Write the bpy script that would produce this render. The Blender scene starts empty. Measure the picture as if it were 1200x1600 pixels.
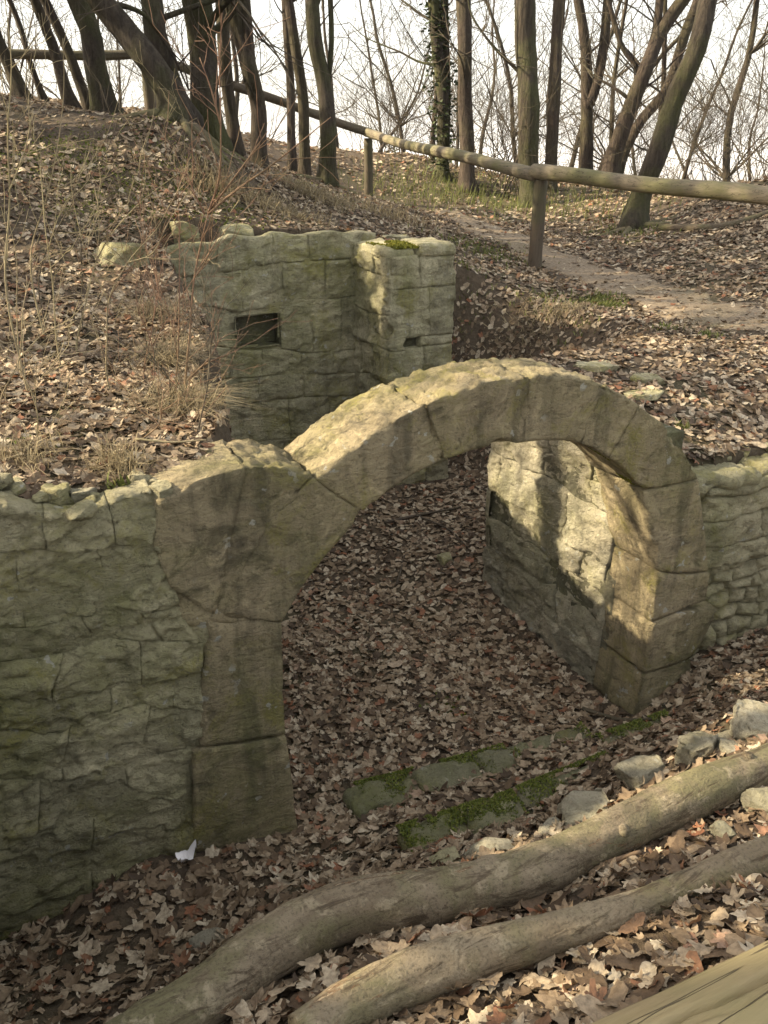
import bpy, math, random
import numpy as np
from mathutils import Vector
random.seed(7); RNG = np.random.default_rng(11)
S = bpy.context.scene
R = math.radians
# ------------------------------------------------------------------ camera, sky, sun, exposure
CAMZ = 1.6; PITCH = R(24.0); FPX = 1244.0
cam = bpy.data.cameras.new('camera'); cam.sensor_fit = 'VERTICAL'; cam.sensor_height = 36; cam.lens = FPX/1600*36
cam.clip_start = .05; cam.clip_end = 8000
camo = bpy.data.objects.new('camera', cam); camo.location = (0, 0, CAMZ); camo.rotation_euler = (R(90)-PITCH, 0, 0)
S.collection.objects.link(camo); S.camera = camo
SUN_AZ = R(-90); SUN_EL = R(31)          # azimuth from +Y (view direction), negative = left
w_ = bpy.data.worlds.new('World'); S.world = w_; w_.use_nodes = True
nt = w_.node_tree; sky = nt.nodes.new('ShaderNodeTexSky'); sky.sky_type = 'NISHITA'; sky.sun_disc = False
sky.sun_elevation = SUN_EL; sky.sun_rotation = SUN_AZ; sky.dust_density = 6.0; sky.air_density = 1.0; sky.ozone_density = .6
bg = nt.nodes['Background']; bg.inputs['Strength'].default_value = .10
mxs = nt.nodes.new('ShaderNodeMix'); mxs.data_type = 'RGBA'; mxs.inputs[0].default_value = .42; mxs.inputs[7].default_value = (8.3, 8.0, 7.2, 1)   # milky thin overcast
nt.links.new(sky.outputs[0], mxs.inputs[6]); nt.links.new(mxs.outputs[2], bg.inputs[0])
sl = bpy.data.lights.new('sun', 'SUN'); sl.energy = 5.0; sl.angle = R(.6); sl.color = (1, .85, .60)
so = bpy.data.objects.new('sun', sl); S.collection.objects.link(so)
sdir = Vector((math.sin(SUN_AZ)*math.cos(SUN_EL), math.cos(SUN_AZ)*math.cos(SUN_EL), math.sin(SUN_EL)))
so.rotation_euler = sdir.to_track_quat('Z', 'Y').to_euler(); so.location = (-8, 4, 6)
S.view_settings.view_transform = 'Standard'; S.view_settings.look = 'None'; S.view_settings.gamma = 1
S.view_settings.use_curve_mapping = False; S.view_settings.exposure = 1.76
S.cycles.use_denoising = True
S.cycles.max_bounces = 6; S.cycles.diffuse_bounces = 3
S.cycles.caustics_reflective = False; S.cycles.caustics_refractive = False

# ------------------------------------------------------------------ numeric helpers
CP, SP = math.cos(PITCH), math.sin(PITCH)
def ray(px, py):
    h = (px-600)/FPX; v = (800-py)/FPX
    return np.array((h, CP+v*SP, v*CP-SP))
CAMP = np.array((0, 0, CAMZ))
def onz(px, py, z): d = ray(px, py); return CAMP+d*((z-CAMZ)/d[2])
def ony(px, py, y): d = ray(px, py); return CAMP+d*(y/d[1])
FLOOR = -1.3
FL = onz(465, 1300, FLOOR); FR = onz(990, 1120, FLOOR)
UD = (FR-FL)/np.linalg.norm(FR-FL); WD = np.array((-UD[1], UD[0], 0)); O = np.array((FL[0], FL[1], 0.))
SPAN = float(np.linalg.norm(FR-FL))
ZD = np.array((0, 0, 1.))
def W3(u, w, z): return O+UD*u+WD*w+ZD*z
def onw(px, py, w):
    d = ray(px, py); return CAMP+d*((w-np.dot(CAMP-O, WD))/np.dot(d, WD))
def onu(px, py, u):
    d = ray(px, py); return CAMP+d*((u-np.dot(CAMP-O, UD))/np.dot(d, UD))
def toU(p): return float(np.dot(p-O, UD))
def toW(p): return float(np.dot(p-O, WD))
def uz(px, py, w=0.): p = onw(px, py, w); return (toU(p), float(p[2]))
def wz(px, py, u): p = onu(px, py, u); return (toW(p), float(p[2]))
def hsh(a, b, c, seed=0):
    n = (a*374761393+b*668265263+c*1440662683+seed*974634777) & 0xffffffff
    n = ((n ^ (n >> 13))*1274126177) & 0xffffffff
    n = ((n ^ (n >> 16))*2246822519) & 0xffffffff
    return ((n ^ (n >> 15)) & 0xffff)/32767.5-1
def vnoise(P, seed=0):
    P = np.asarray(P, float); I = np.floor(P).astype(np.int64); F = P-I; F = F*F*F*(F*(F*6-15)+10)
    x, y, z = I[..., 0], I[..., 1], I[..., 2]; r = 0
    for dx in (0, 1):
        for dy in (0, 1):
            for dz in (0, 1):
                wgt = (F[..., 0] if dx else 1-F[..., 0])*(F[..., 1] if dy else 1-F[..., 1])*(F[..., 2] if dz else 1-F[..., 2])
                r = r+wgt*hsh(x+dx, y+dy, z+dz, seed)
    return r
def fbm(P, scale, octv=4, seed=0, gain=.5):
    P = np.asarray(P, float); r = 0; a = 1; n = 0
    for i in range(octv):
        r = r+a*vnoise(P*scale+i*17.3, seed+i); n += a; a *= gain; scale *= 2.03
    return r/n
def sst(a, b, x): t = np.clip((x-a)/(b-a), 0, 1); return t*t*(3-2*t)

# ------------------------------------------------------------------ scene helpers
COL = S.collection
def mesh_data(name, V, Q=None, T=None, mat=None, smooth=True, attr=None, ngons=None):
    V = np.asarray(V, np.float32); me = bpy.data.meshes.new(name)
    parts = []
    if Q is not None and len(Q): parts.append(np.asarray(Q, np.int32))
    if T is not None and len(T): parts.append(np.asarray(T, np.int32))
    me.vertices.add(len(V)); me.vertices.foreach_set('co', V.ravel())
    li = np.concatenate([p.ravel() for p in parts]); tot = np.concatenate([np.full(len(p), p.shape[1], np.int32) for p in parts])
    st = np.concatenate(([0], np.cumsum(tot)[:-1])).astype(np.int32)
    me.loops.add(len(li)); me.loops.foreach_set('vertex_index', li)
    me.polygons.add(len(tot)); me.polygons.foreach_set('loop_start', st)
    me.polygons.foreach_set('use_smooth', np.full(len(tot), smooth))
    me.update(calc_edges=True); me.validate()
    if mat: me.materials.append(mat)
    if attr:
        for k, a in attr.items():
            at = me.attributes.new(k, 'FLOAT', 'FACE'); at.data.foreach_set('value', np.asarray(a, np.float32))
    return me
def link(name, me, parent=None):
    o = bpy.data.objects.new(name, me); COL.objects.link(o)
    if parent is not None: o.parent = parent; o.matrix_parent_inverse = parent_inv(parent)
    return o
def parent_inv(p):                       # parts keep world coordinates; only a top-level Empty carries a location
    from mathutils import Matrix
    return Matrix() if p.parent is not None else Matrix.Translation(p.location).inverted()
def stuff(o):
    if o: o['kind'] = 'stuff'
    return o
def tag(o, label, cat, group=None):
    o['label'] = label; o['category'] = cat
    if group: o['group'] = group
    return o
def thing(name, loc, label, cat, group=None):
    o = bpy.data.objects.new(name, None); o.location = tuple(float(c) for c in loc); o.empty_display_size = .1; COL.objects.link(o)
    return tag(o, label, cat, group)
def vnormals(V, Q):
    N = np.zeros_like(V); a, b, c, d = (V[Q[:, i]] for i in range(4)); n = np.cross(c-a, d-b)
    for i in range(4): np.add.at(N, Q[:, i], n)
    L = np.linalg.norm(N, axis=1, keepdims=True); return N/np.maximum(L, 1e-9)

# ------------------------------------------------------------------ materials
def new_mat(name):
    m = bpy.data.materials.new(name); m.use_nodes = True; n = m.node_tree.nodes; b = n['Principled BSDF']
    b.inputs['Roughness'].default_value = .9; b.inputs['Specular IOR Level'].default_value = .2
    return m, m.node_tree, b
class G:
    def __init__(s, nt): s.nt = nt
    def n(s, t, **k):
        x = s.nt.nodes.new('ShaderNode'+t)
        for a, v in k.items(): setattr(x, a, v)
        return x
    def l(s, a, b): s.nt.links.new(a, b)
    def noise(s, vec, scale, detail=4, rough=.55, dist=0):
        x = s.n('TexNoise'); x.inputs['Scale'].default_value = scale; x.inputs['Detail'].default_value = detail
        x.inputs['Roughness'].default_value = rough; x.inputs['Distortion'].default_value = dist; s.l(vec, x.inputs['Vector']); return x.outputs['Fac']
    def ramp(s, fac, stops):
        x = s.n('ValToRGB'); e = x.color_ramp.elements
        while len(e) < len(stops): e.new(.5)
        for i, (p, c) in enumerate(stops): e[i].position = p; e[i].color = (c, c, c, 1) if not isinstance(c, tuple) else c+(1,)
        s.l(fac, x.inputs[0]); return x.outputs[0]
    def mix(s, fac, a, b, mode='MIX'):
        x = s.n('Mix', data_type='RGBA', blend_type=mode)
        for v, i in ((fac, 0), (a, 6), (b, 7)):
            if isinstance(v, (int, float)): x.inputs[i].default_value = v
            elif isinstance(v, tuple): x.inputs[i].default_value = v+(1,)
            else: s.l(v, x.inputs[i])
        return x.outputs[2]
    def math(s, op, a, b=0.):
        x = s.n('Math', operation=op)
        for v, i in ((a, 0), (b, 1)):
            if isinstance(v, (int, float)): x.inputs[i].default_value = v
            else: s.l(v, x.inputs[i])
        return x.outputs[0]
    def bump(s, h, dist, strength=1., nrm=None):
        x = s.n('Bump'); x.inputs['Distance'].default_value = dist; x.inputs['Strength'].default_value = strength; s.l(h, x.inputs['Height'])
        if nrm is not None: s.l(nrm, x.inputs['Normal'])
        return x.outputs[0]
    def scaled(s, vec, sc, rot=(0, 0, 0)):
        if any(rot): y = s.n('Mapping'); y.inputs['Rotation'].default_value = rot; s.l(vec, y.inputs['Vector']); vec = y.outputs[0]
        x = s.n('Mapping'); x.inputs['Scale'].default_value = sc; s.l(vec, x.inputs['Vector']); return x.outputs[0]

def stone_mat(name, c1, c2, green=.5, yellow=.3, dark=.3, rough_bump=1.0, crust=.5):
    m, nt, b = new_mat(name); g = G(nt); pos = g.n('NewGeometry').outputs['Position']; oi = g.n('ObjectInfo')
    n1 = g.noise(pos, 2.3, 6, .6); n2 = g.noise(pos, 9, 8, .68, .8); n3 = g.noise(pos, 60, 6, .75); n4 = g.noise(g.scaled(pos, (1, 1, 1.6), (.3, .2, .5)), 5.2, 8, .7, 1.2)
    col = g.mix(g.ramp(n1, [(.38, 0.), (.62, 1.)]), c1, c2)
    col = g.mix(g.ramp(n4, [(.50 if crust > .6 else .52, 0.), (.66, crust)]), col, (.12, .10, .065))                 # brown weathered crust
    col = g.mix(g.ramp(n2, [(.54, 0.), (.66, .6)]), col, tuple(min(1, c*1.45) for c in c1))     # fresh paler breaks
    st = g.noise(g.scaled(pos, (8, 8, .9)), 1.0, 6, .65, .3); col = g.mix(g.ramp(st, [(.48, 0.), (.68, dark*1.3)]), col, (.06, .056, .04))   # run-off streaks
    ga = g.noise(pos, 1.35, 7, .65, .4); gmask = g.math('MULTIPLY', g.ramp(ga, [(.44, 0.), (.60, 1.)]), g.ramp(n2, [(.36, .3), (.58, 1.)]))
    col = g.mix(g.math('MULTIPLY', gmask, green), col, (.17, .18, .05))                     # algae
    ya = g.noise(g.scaled(pos, (1, 1, 1), (.4, .9, .2)), 3.1, 7, .7, .6); ym = g.math('MULTIPLY', g.ramp(ya, [(.52, 0.), (.63, 1.)]), g.ramp(n3, [(.4, .3), (.55, 1.)]))
    col = g.mix(g.math('MULTIPLY', ym, yellow), col, (.27, .25, .06))                          # yellow lichen
    sp = g.noise(pos, 17, 3, .5); sp2 = g.noise(pos, 3.3, 2); col = g.mix(g.math('MULTIPLY', g.ramp(sp, [(.655, 0.), (.68, .8)]), g.ramp(sp2, [(.48, 0.), (.56, 1.)])), col, (.50, .49, .42))
    col = g.mix(g.ramp(n3, [(.34, .5), (.48, 0.)]), col, (.07, .062, .045))                   # grain and pits
    tint = g.math('ADD', .88, g.math('MULTIPLY', oi.outputs['Random'], .24))
    hs = g.n('HueSaturation'); g.l(col, hs.inputs['Color']); g.l(tint, hs.inputs['Value']); g.l(hs.outputs[0], b.inputs['Base Color'])
    h = g.math('ADD', g.noise(g.scaled(pos, (1, 1, 1.7)), 15, 10, .75, .5), g.math('MULTIPLY', n3, .35))
    g.l(g.bump(h, .055*rough_bump, 1.), b.inputs['Normal']); b.inputs['Roughness'].default_value = .95
    return m
M = {}
M['arch'] = stone_mat('arch_sandstone', (.48, .395, .25), (.36, .30, .19), .45, .65, .5, 1.15, .85)
M['rubble'] = stone_mat('rubble_limestone', (.55, .495, .325), (.44, .405, .26), .6, .65, .25, 1.3)
M['back'] = stone_mat('back_limestone', (.56, .51, .34), (.46, .425, .28), .55, .65, .3, 1.2)
M['jamb'] = stone_mat('jamb_limestone', (.58, .52, .38), (.48, .445, .33), .4, .35, .2, 1.5)
M['pale'] = stone_mat('pale_limestone', (.47, .43, .33), (.40, .37, .28), .25, .2, .15, 1.2)
M['step'] = stone_mat('mossy_step_stone', (.33, .31, .2), (.25, .245, .155), .7, .5, .3, 1.3)
M['mortar'] = stone_mat('old_mortar', (.26, .24, .17), (.2, .19, .135), .5, .2, .4, 1.5)

def soil_mat(name, c1, c2, bumpd=.03):
    m, nt, b = new_mat(name); g = G(nt); pos = g.n('NewGeometry').outputs['Position']
    n1 = g.noise(pos, 3, 6, .6); n2 = g.noise(pos, 28, 6, .7); n3 = g.noise(pos, .8, 3)
    col = g.mix(n1, c1, c2); col = g.mix(g.ramp(n2, [(.4, 0.), (.7, .6)]), col, tuple(min(1, c*1.9) for c in c2))
    col = g.mix(g.ramp(n3, [(.5, 0.), (.7, .35)]), col, (.06, .075, .025))
    g.l(col, b.inputs['Base Color']); g.l(g.bump(n2, bumpd, 1), b.inputs['Normal']); return m
M['soil'] = soil_mat('dark_soil', (.045, .033, .023), (.08, .06, .04))
M['path'] = soil_mat('trodden_path', (.13, .10, .07), (.19, .15, .105), .02)

def leaf_mat():
    m, nt, b = new_mat('dry_leaves'); g = G(nt); at = g.n('Attribute', attribute_name='rnd'); oi = g.n('ObjectInfo')
    at2 = g.n('Attribute', attribute_name='solo')
    fac = g.math('FRACT', g.math('ADD', at.outputs['Fac'], g.math('MULTIPLY', at2.outputs['Fac'], oi.outputs['Random'])))
    pos = g.n('NewGeometry').outputs['Position']
    col = g.ramp(fac, [(0., (.055, .037, .023)), (.14, (.13, .088, .054)), (.34, (.225, .163, .103)), (.54, (.31, .235, .155)), (.74, (.41, .33, .23)), (.91, (.52, .445, .33)), (.95, (.27, .115, .06)), (1., (.20, .125, .075))])
    n = g.noise(pos, 60, 4, .6); col = g.mix(g.ramp(n, [(.35, .45), (.6, 0.)]), col, (.05, .033, .022))
    g.l(col, b.inputs['Base Color']); b.inputs['Roughness'].default_value = .7; b.inputs['Specular IOR Level'].default_value = .3
    tr = g.n('BsdfTranslucent'); g.l(col, tr.inputs['Color']); mx = g.n('MixShader'); mx.inputs[0].default_value = .22
    g.l(b.outputs[0], mx.inputs[1]); g.l(tr.outputs[0], mx.inputs[2]); g.l(mx.outputs[0], nt.nodes['Material Output'].inputs[0])
    g.l(g.bump(g.noise(pos, 140, 3), .004, .6), b.inputs['Normal']); return m
M['leaf'] = leaf_mat()
def bark_mat(name, c1, c2, moss, mossamt, sc=(16, 16, 3), bd=.03):
    m, nt, b = new_mat(name); g = G(nt); pos = g.n('NewGeometry').outputs['Position']
    n1 = g.noise(g.scaled(pos, sc), 1.0, 8, .7, .4); n2 = g.noise(pos, 1.7, 5, .6); n3 = g.noise(pos, 40, 4, .6)
    col = g.mix(g.ramp(n1, [(.35, 0.), (.65, 1.)]), c1, c2); col = g.mix(g.math('MULTIPLY', g.ramp(n2, [(.42, 0.), (.62, 1.)]), mossamt), col, moss)
    col = g.mix(g.ramp(n3, [(.3, .4), (.5, 0.)]), col, tuple(c*.5 for c in c1))
    g.l(col, b.inputs['Base Color']); g.l(g.bump(n1, bd, 1), b.inputs['Normal']); return m
M['bark'] = bark_mat('tree_bark', (.026, .021, .016), (.075, .060, .045), (.062, .07, .02), .6, (20, 20, 3), .06)
M['bark2'] = bark_mat('tree_bark_brown', (.028, .021, .016), (.08, .06, .045), (.06, .06, .022), .4, (24, 24, 4), .05)
M['twig'] = bark_mat('twig_bark', (.055, .043, .033), (.10, .08, .06), (.08, .08, .035), .3, (30, 30, 10), .003)
M['twigred'] = bark_mat('reddish_twig_bark', (.14, .078, .055), (.21, .135, .09), (.15, .13, .065), .4, (30, 30, 10), .003)
M['twigpale'] = bark_mat('pale_twig_bark', (.21, .172, .11), (.30, .245, .155), (.2, .19, .09), .4, (30, 30, 10), .003)
M['root'] = bark_mat('root_bark', (.07, .055, .04), (.13, .10, .07), (.11, .115, .04), .6, (12, 12, 12), .02)

def log_mat(name, c1, c2, green, peel):
    m, nt, b = new_mat(name); g = G(nt); pos = g.n('NewGeometry').outputs['Position']; rot = (0, 0, -R(28))
    n1 = g.noise(g.scaled(pos, (3, 8, 8), rot), 1.0, 7, .65, .5); n2 = g.noise(g.scaled(pos, (5, 26, 26), rot), 1.0, 8, .7, .6); n3 = g.noise(pos, 95, 5, .7); n4 = g.noise(pos, 3.2, 6, .65, .5); n5 = g.noise(pos, 14, 6, .65, .5)
    col = g.mix(g.ramp(n1, [(.4, 0.), (.6, 1.)]), c1, c2); col = g.mix(g.ramp(n4, [(.46, 0.), (.60, .7)]), col, green)
    col = g.mix(g.ramp(n5, [(.55, 0.), (.63, .55)]), col, (.34, .29, .20)); col = g.mix(g.ramp(n2, [(.54, 0.), (.62, .85)]), col, (.06, .043, .027))
    pn = g.noise(g.scaled(pos, (3.2, 13, 13), rot), 1.0, 8, .72, .9); pm = g.math('MULTIPLY', g.ramp(pn, [(.655, 0.), (.67, 1.)]), peel); rim = g.math('MULTIPLY', g.ramp(pn, [(.625, 0.), (.65, .8)]), peel)
    col = g.mix(rim, col, (.16, .075, .035)); col = g.mix(pm, col, (.50, .40, .27)); col = g.mix(g.ramp(n3, [(.36, .6), (.5, 0.)]), col, tuple(c*.4 for c in c1))
    g.l(col, b.inputs['Base Color']); h = g.math('ADD', g.math('MULTIPLY', n2, -.8), g.math('ADD', g.math('MULTIPLY', n3, .5), g.math('ADD', n5, g.math('MULTIPLY', pm, -.7))))
    g.l(g.bump(h, .012, 1), b.inputs['Normal']); b.inputs['Roughness'].default_value = .8; return m
M['log'] = log_mat('smooth_bark_log', (.145, .115, .078), (.22, .18, .125), (.12, .115, .055), 1.)
M['log2'] = log_mat('grey_bark_log', (.17, .135, .09), (.25, .205, .14), (.15, .14, .07), .8)
def wood_mat(name, c1, c2, green, axis_rot, gr=(2.5, 45, 45)):
    m, nt, b = new_mat(name); g = G(nt); tc = g.n('TexCoord').outputs['Object']; pos = g.n('NewGeometry').outputs['Position']
    v = g.scaled(tc, gr, axis_rot); n1 = g.noise(v, 1.0, 6, .65); n2 = g.noise(v, 3.0, 4, .6); n3 = g.noise(pos, 2.6, 5, .6)
    col = g.mix(g.ramp(n1, [(.3, 0.), (.7, 1.)]), c1, c2); col = g.mix(g.ramp(n2, [(.55, 0.), (.75, .6)]), col, tuple(c*.45 for c in c1))
    col = g.mix(g.math('MULTIPLY', g.ramp(n3, [(.42, 0.), (.62, 1.)]), .65), col, green)
    ln = g.noise(g.scaled(tc, (gr[0]*.35, gr[1]*.55, gr[2]*.55), axis_rot), 1.0, 3, .5); ck = g.ramp(g.math('ABSOLUTE', g.math('SUBTRACT', ln, .5)), [(0., 1.), (.004, .8), (.010, 0.)])
    col = g.mix(g.math('MULTIPLY', ck, .8), col, (.035, .028, .02))
    g.l(col, b.inputs['Base Color']); g.l(g.bump(g.math('ADD', g.math('ADD', n1, g.math('MULTIPLY', ck, -.8)), g.math('MULTIPLY', n2, .5)), .004, .7), b.inputs['Normal']); b.inputs['Roughness'].default_value = .8; return m
RA = (0, 0, R(60))
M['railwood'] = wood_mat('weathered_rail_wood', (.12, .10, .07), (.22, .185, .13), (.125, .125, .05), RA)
M['raildark'] = wood_mat('dark_rail_wood', (.075, .06, .045), (.13, .105, .075), (.09, .088, .045), RA)  # darker tone of the rail wood, for the two left rails
M['post'] = wood_mat('dark_post_wood', (.06, .046, .034), (.11, .085, .06), (.07, .07, .035), (0, 0, 0), (40, 40, 3))
M['plank'] = wood_mat('sunbleached_wood', (.21, .165, .092), (.29, .235, .135), (.17, .16, .07), (0, 0, -R(30)), (1.0, 40, 40))

def blade_mat(name, c1, c2, trans=.3):
    m, nt, b = new_mat(name); g = G(nt); at = g.n('Attribute', attribute_name='rnd'); col = g.mix(at.outputs['Fac'], c1, c2)
    g.l(col, b.inputs['Base Color']); b.inputs['Roughness'].default_value = .7
    tr = g.n('BsdfTranslucent'); g.l(col, tr.inputs['Color']); mx = g.n('MixShader'); mx.inputs[0].default_value = trans
    g.l(b.outputs[0], mx.inputs[1]); g.l(tr.outputs[0], mx.inputs[2]); g.l(mx.outputs[0], nt.nodes['Material Output'].inputs[0]); return m
M['drygrass'] = blade_mat('dry_grass', (.16, .125, .075), (.40, .33, .20))
M['green'] = blade_mat('spring_green', (.07, .085, .025), (.18, .19, .055))
M['moss'] = blade_mat('bright_moss', (.10, .115, .018), (.24, .22, .03), .15)
M['mossdark'] = blade_mat('dark_moss', (.05, .07, .014), (.15, .165, .03), .1)
M['ivy'] = blade_mat('ivy_leaves', (.022, .032, .012), (.055, .07, .025), .1)
m, nt_, b = new_mat('white_paper'); b.inputs['Base Color'].default_value = (.75, .73, .74, 1); M['paper'] = m

# ------------------------------------------------------------------ terrain
class RBF:
    def __init__(s, pts, lin=True):
        P = np.array([p[:2] for p in pts]); z = np.array([p[2] for p in pts]); n = len(P); s.P = P
        A = s.k(np.linalg.norm(P[:, None]-P[None], axis=2)); A += np.eye(n)*.01
        B = np.c_[np.ones(n), P]; K = np.block([[A, B], [B.T, np.zeros((3, 3))]])
        s.c = np.linalg.solve(K, np.r_[z, 0, 0, 0])
    def k(s, r): return -np.sqrt(r*r+.09)
    def __call__(s, x, y):
        x = np.asarray(x, float); y = np.asarray(y, float); r = s.c[-3]+s.c[-2]*x+s.c[-1]*y
        for i in range(len(s.P)): r = r+s.c[i]*s.k(np.hypot(x-s.P[i, 0], y-s.P[i, 1]))
        return r
def XZ(x, y, zr): return (x, y, zr+CAMZ)
def UWp(u, w, zr): p = W3(u, w, 0); return (p[0], p[1], zr+CAMZ)
GP = [onz(835, 420, -1.18+CAMZ), ony(575, 315, 14.3), ony(100, 185, 9), ony(280, 192, 9), ony(511, 288, 12), ony(1180, 285, 12), ony(1000, 345, 12.3),
      onz(1190, 500, -1.3+CAMZ), onz(1190, 600, -1.35+CAMZ), UWp(2.44, .2, -1.53), UWp(3.4, .25, -1.55), UWp(2.5, .8, -1.40), onz(950, 575, -1.3+CAMZ), onz(800, 470, -1.25+CAMZ),
      onw(300, 352, 4.3), onw(370, 366, 4.35), onw(540, 366, 4.35), ony(440, 330, 8.8), onw(650, 392, 4.0), ony(100, 600, 3.9), ony(100, 450, 5.6), ony(100, 300, 7.4), ony(0, 700, 2.95),
      onw(240, 775, .12), onw(60, 795, .12), onw(330, 705, .3), ony(270, 600, 4.0), ony(250, 480, 5.5), ony(220, 350, 7.0), ony(420, 270, 10.5), ony(830, 320, 15.5),
      ony(640, 242, 18), ony(760, 268, 18), ony(930, 290, 17), ony(700, 400, 8.9),
      XZ(-6, 9, .75), XZ(-10, 14, 1.0), XZ(-4, 16, .75), XZ(9, 15, -.55), XZ(8, 8, -1.1), XZ(0, 26, -1.6), XZ(10, 26, -3), XZ(-10, 26, .2), XZ(5, 4, -1.45), XZ(-3.6, 2.6, -.85), XZ(-6, 4, -.6), XZ(-4, .5, -1.1), XZ(-4, -3, -1.4), XZ(-9, -3, -1.0), XZ(0, -6, -1.6), XZ(8, -4, -1.5)]
FP = [onw(300, 1342, -.04), onw(180, 1378, -.04), onw(400, 1318, -.04), onz(465, 1305, FLOOR+.01), onz(990, 1120, FLOOR+.02), onz(114, 1420, FLOOR), onz(300, 1420, FLOOR+.04), onz(120, 1520, -1.12), onz(330, 1490, -1.12),
      onz(600, 1000, FLOOR), onz(620, 830, FLOOR+.04), onz(720, 735, FLOOR+.12), UWp(.3, 3.9, -2.72), UWp(1.6, 4.0, -2.70), UWp(0, 2, -2.86), UWp(2, 2.2, -2.8),
      onz(715, 1190, FLOOR+.05), onz(800, 1230, -1.14), onz(640, 1340, -1.02), onz(820, 1290, -.92), onz(960, 1230, -.80), onz(1060, 1190, -.66), onz(1180, 1130, -.52), onz(1190, 1240, -.52),
      onz(1100, 1045, -1.08), onz(1195, 1030, -1.02), onz(330, 1545, -.66), onz(600, 1412, -.67), onz(800, 1373, -.65), onz(1000, 1281, -.60), onz(250, 1600, -.68), onz(30, 1590, -.98),
      onz(600, 1548, -.44), onz(800, 1475, -.45), onz(1195, 1339, -.42), onz(1150, 1460, -.18), onz(900, 1570, -.25), XZ(0, .3, -1.62), XZ(1, .2, -1.6), XZ(-.9, .6, -1.95), XZ(-1.6, .8, -2.3), XZ(0, -3, -1.6), XZ(3, -2, -1.6),
      XZ(2.4, 2.3, -2.0), XZ(3.5, 2.6, -1.7), UWp(3.6, -.2, -2.4), UWp(5, -.3, -1.7), UWp(6.5, 0, -1.46)]
Gs = RBF([tuple(p) for p in GP]); Fs = RBF([tuple(p) for p in FP])
UL = -1.42                      # the court's left wall
WB = 4.2                        # back wall
def uw(x, y): dx = x-O[0]; dy = y-O[1]; return dx*UD[0]+dy*UD[1], dx*WD[0]+dy*WD[1]
def inside(x, y):
    u, w = uw(x, y)
    k = 1+9*sst(1.6, 2.3, w)
    ke = sst(.3, .7, w); dc = np.minimum(np.minimum((u-.22*ke-.38*sst(1.2, 2.6, w))/(1+.5*ke), (SPAN+.42*sst(1.5, 1.9, w)-u)/k), np.minimum(WB+.13-w, w+.6)); df = np.minimum(.12*sst(2.1, 2.35, u)-w, u-UL)
    return np.maximum(dc, df)
def Hbase(x, y):
    x = np.asarray(x, float); y = np.asarray(y, float)
    g = Gs(x, y); r = np.hypot(x, y-4)
    far = -1.0-.30*np.clip(r-24, 0, 110)+1.2*np.sin(x*.05)*sst(30, 60, r)
    g = g+(far-g)*sst(17, 27, r)
    f = np.clip(Fs(x, y), FLOOR-.06, 1.0); k = sst(-.16, -.05, inside(x, y))
    k = k*(1-sst(7, 9, np.hypot(x, y)))
    return g*(1-k)+f*k
def H(x, y):
    x = np.asarray(x, float); y = np.asarray(y, float)
    P = np.stack([x, y, np.zeros_like(x)], -1)
    return Hbase(x, y)+.035*fbm(P, 1.6, 3, 5)+.016*fbm(P, 7, 3, 9)
def axis(lo, a, b, hi, d, grow=1.16):
    c = list(np.arange(a, b+d*.5, d)); s = d; x = c[-1]
    while x < hi: s *= grow; x += s; c.append(x)
    s = d; x = a; pre = []
    while x > lo: s *= grow; x -= s; pre.append(x)
    return np.array(pre[::-1]+c)
ax = axis(-4000, -3.6, 4.2, 4000, .032); ay = axis(-60, .2, 9.5, 5000, .034)
X, Y = np.meshgrid(ax, ay); Z = H(X, Y)
ny, nx = X.shape
V = np.stack([X, Y, Z], -1).reshape(-1, 3); idx = np.arange(nx*ny).reshape(ny, nx)
Q = np.stack([idx[:-1, :-1], idx[:-1, 1:], idx[1:, 1:], idx[1:, :-1]], -1).reshape(-1, 4)
ground = link('ground', mesh_data('ground', V, Q, mat=M['soil'])); ground['kind'] = 'structure'
def gz(x, y): return float(H(np.array([x]), np.array([y]))[0])

# trodden path along the ground: from the right edge towards the railing post and up behind it
def strip(name, ctr, widths, mat, lift):
    c = np.array(ctr); n = 90; s = np.linspace(0, len(c)-1, n); i = np.clip(s.astype(int), 0, len(c)-2); f = (s-i)[:, None]
    f = f*f*(3-2*f)*.0+f; pc = c[i]*(1-f)+c[i+1]*f; wd = np.interp(s, range(len(c)), widths)
    t = np.gradient(pc, axis=0); t /= np.linalg.norm(t, axis=1, keepdims=True); nn = np.stack([-t[:, 1], t[:, 0]], -1)
    m = 22; q = np.linspace(-1, 1, m); rows = []
    for k in range(n):
        jl = 1+.35*float(vnoise(np.array([s[k]*3, 1.3, 0]))); jr = 1+.35*float(vnoise(np.array([s[k]*3, 7.3, 0])))
        off = np.where(q < 0, q*jl, q*jr)*wd[k]; p = pc[k]+nn[k]*off[:, None]; rows.append(p)
    P = np.array(rows).reshape(-1, 2); z = H(P[:, 0], P[:, 1])+lift-.03*np.tile((np.abs(q) > .99), n)
    idx = np.arange(n*m).reshape(n, m); Q = np.stack([idx[:-1, :-1], idx[:-1, 1:], idx[1:, 1:], idx[1:, :-1]], -1).reshape(-1, 4)
    o = link(name, mesh_data(name, np.c_[P, z], Q, mat=mat)); o['kind'] = 'structure'; return pc, wd
def gp(px, py, it=40):
    d = ray(px, py); t = np.linspace(1, 25, 4000); P = CAMP+d*t[:, None]; h = Hbase(P[:, 0], P[:, 1]); k = np.argmax(P[:, 2] < h); return P[k]
PATHC, PATHW = strip('path', [gp(1290, 520)[:2], gp(1190, 505)[:2], gp(1080, 480)[:2], gp(960, 440)[:2], gp(850, 400)[:2], gp(760, 360)[:2], gp(690, 330)[:2]], [.55, .5, .45, .4, .35, .35, .3], M['path'], .012)
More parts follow.
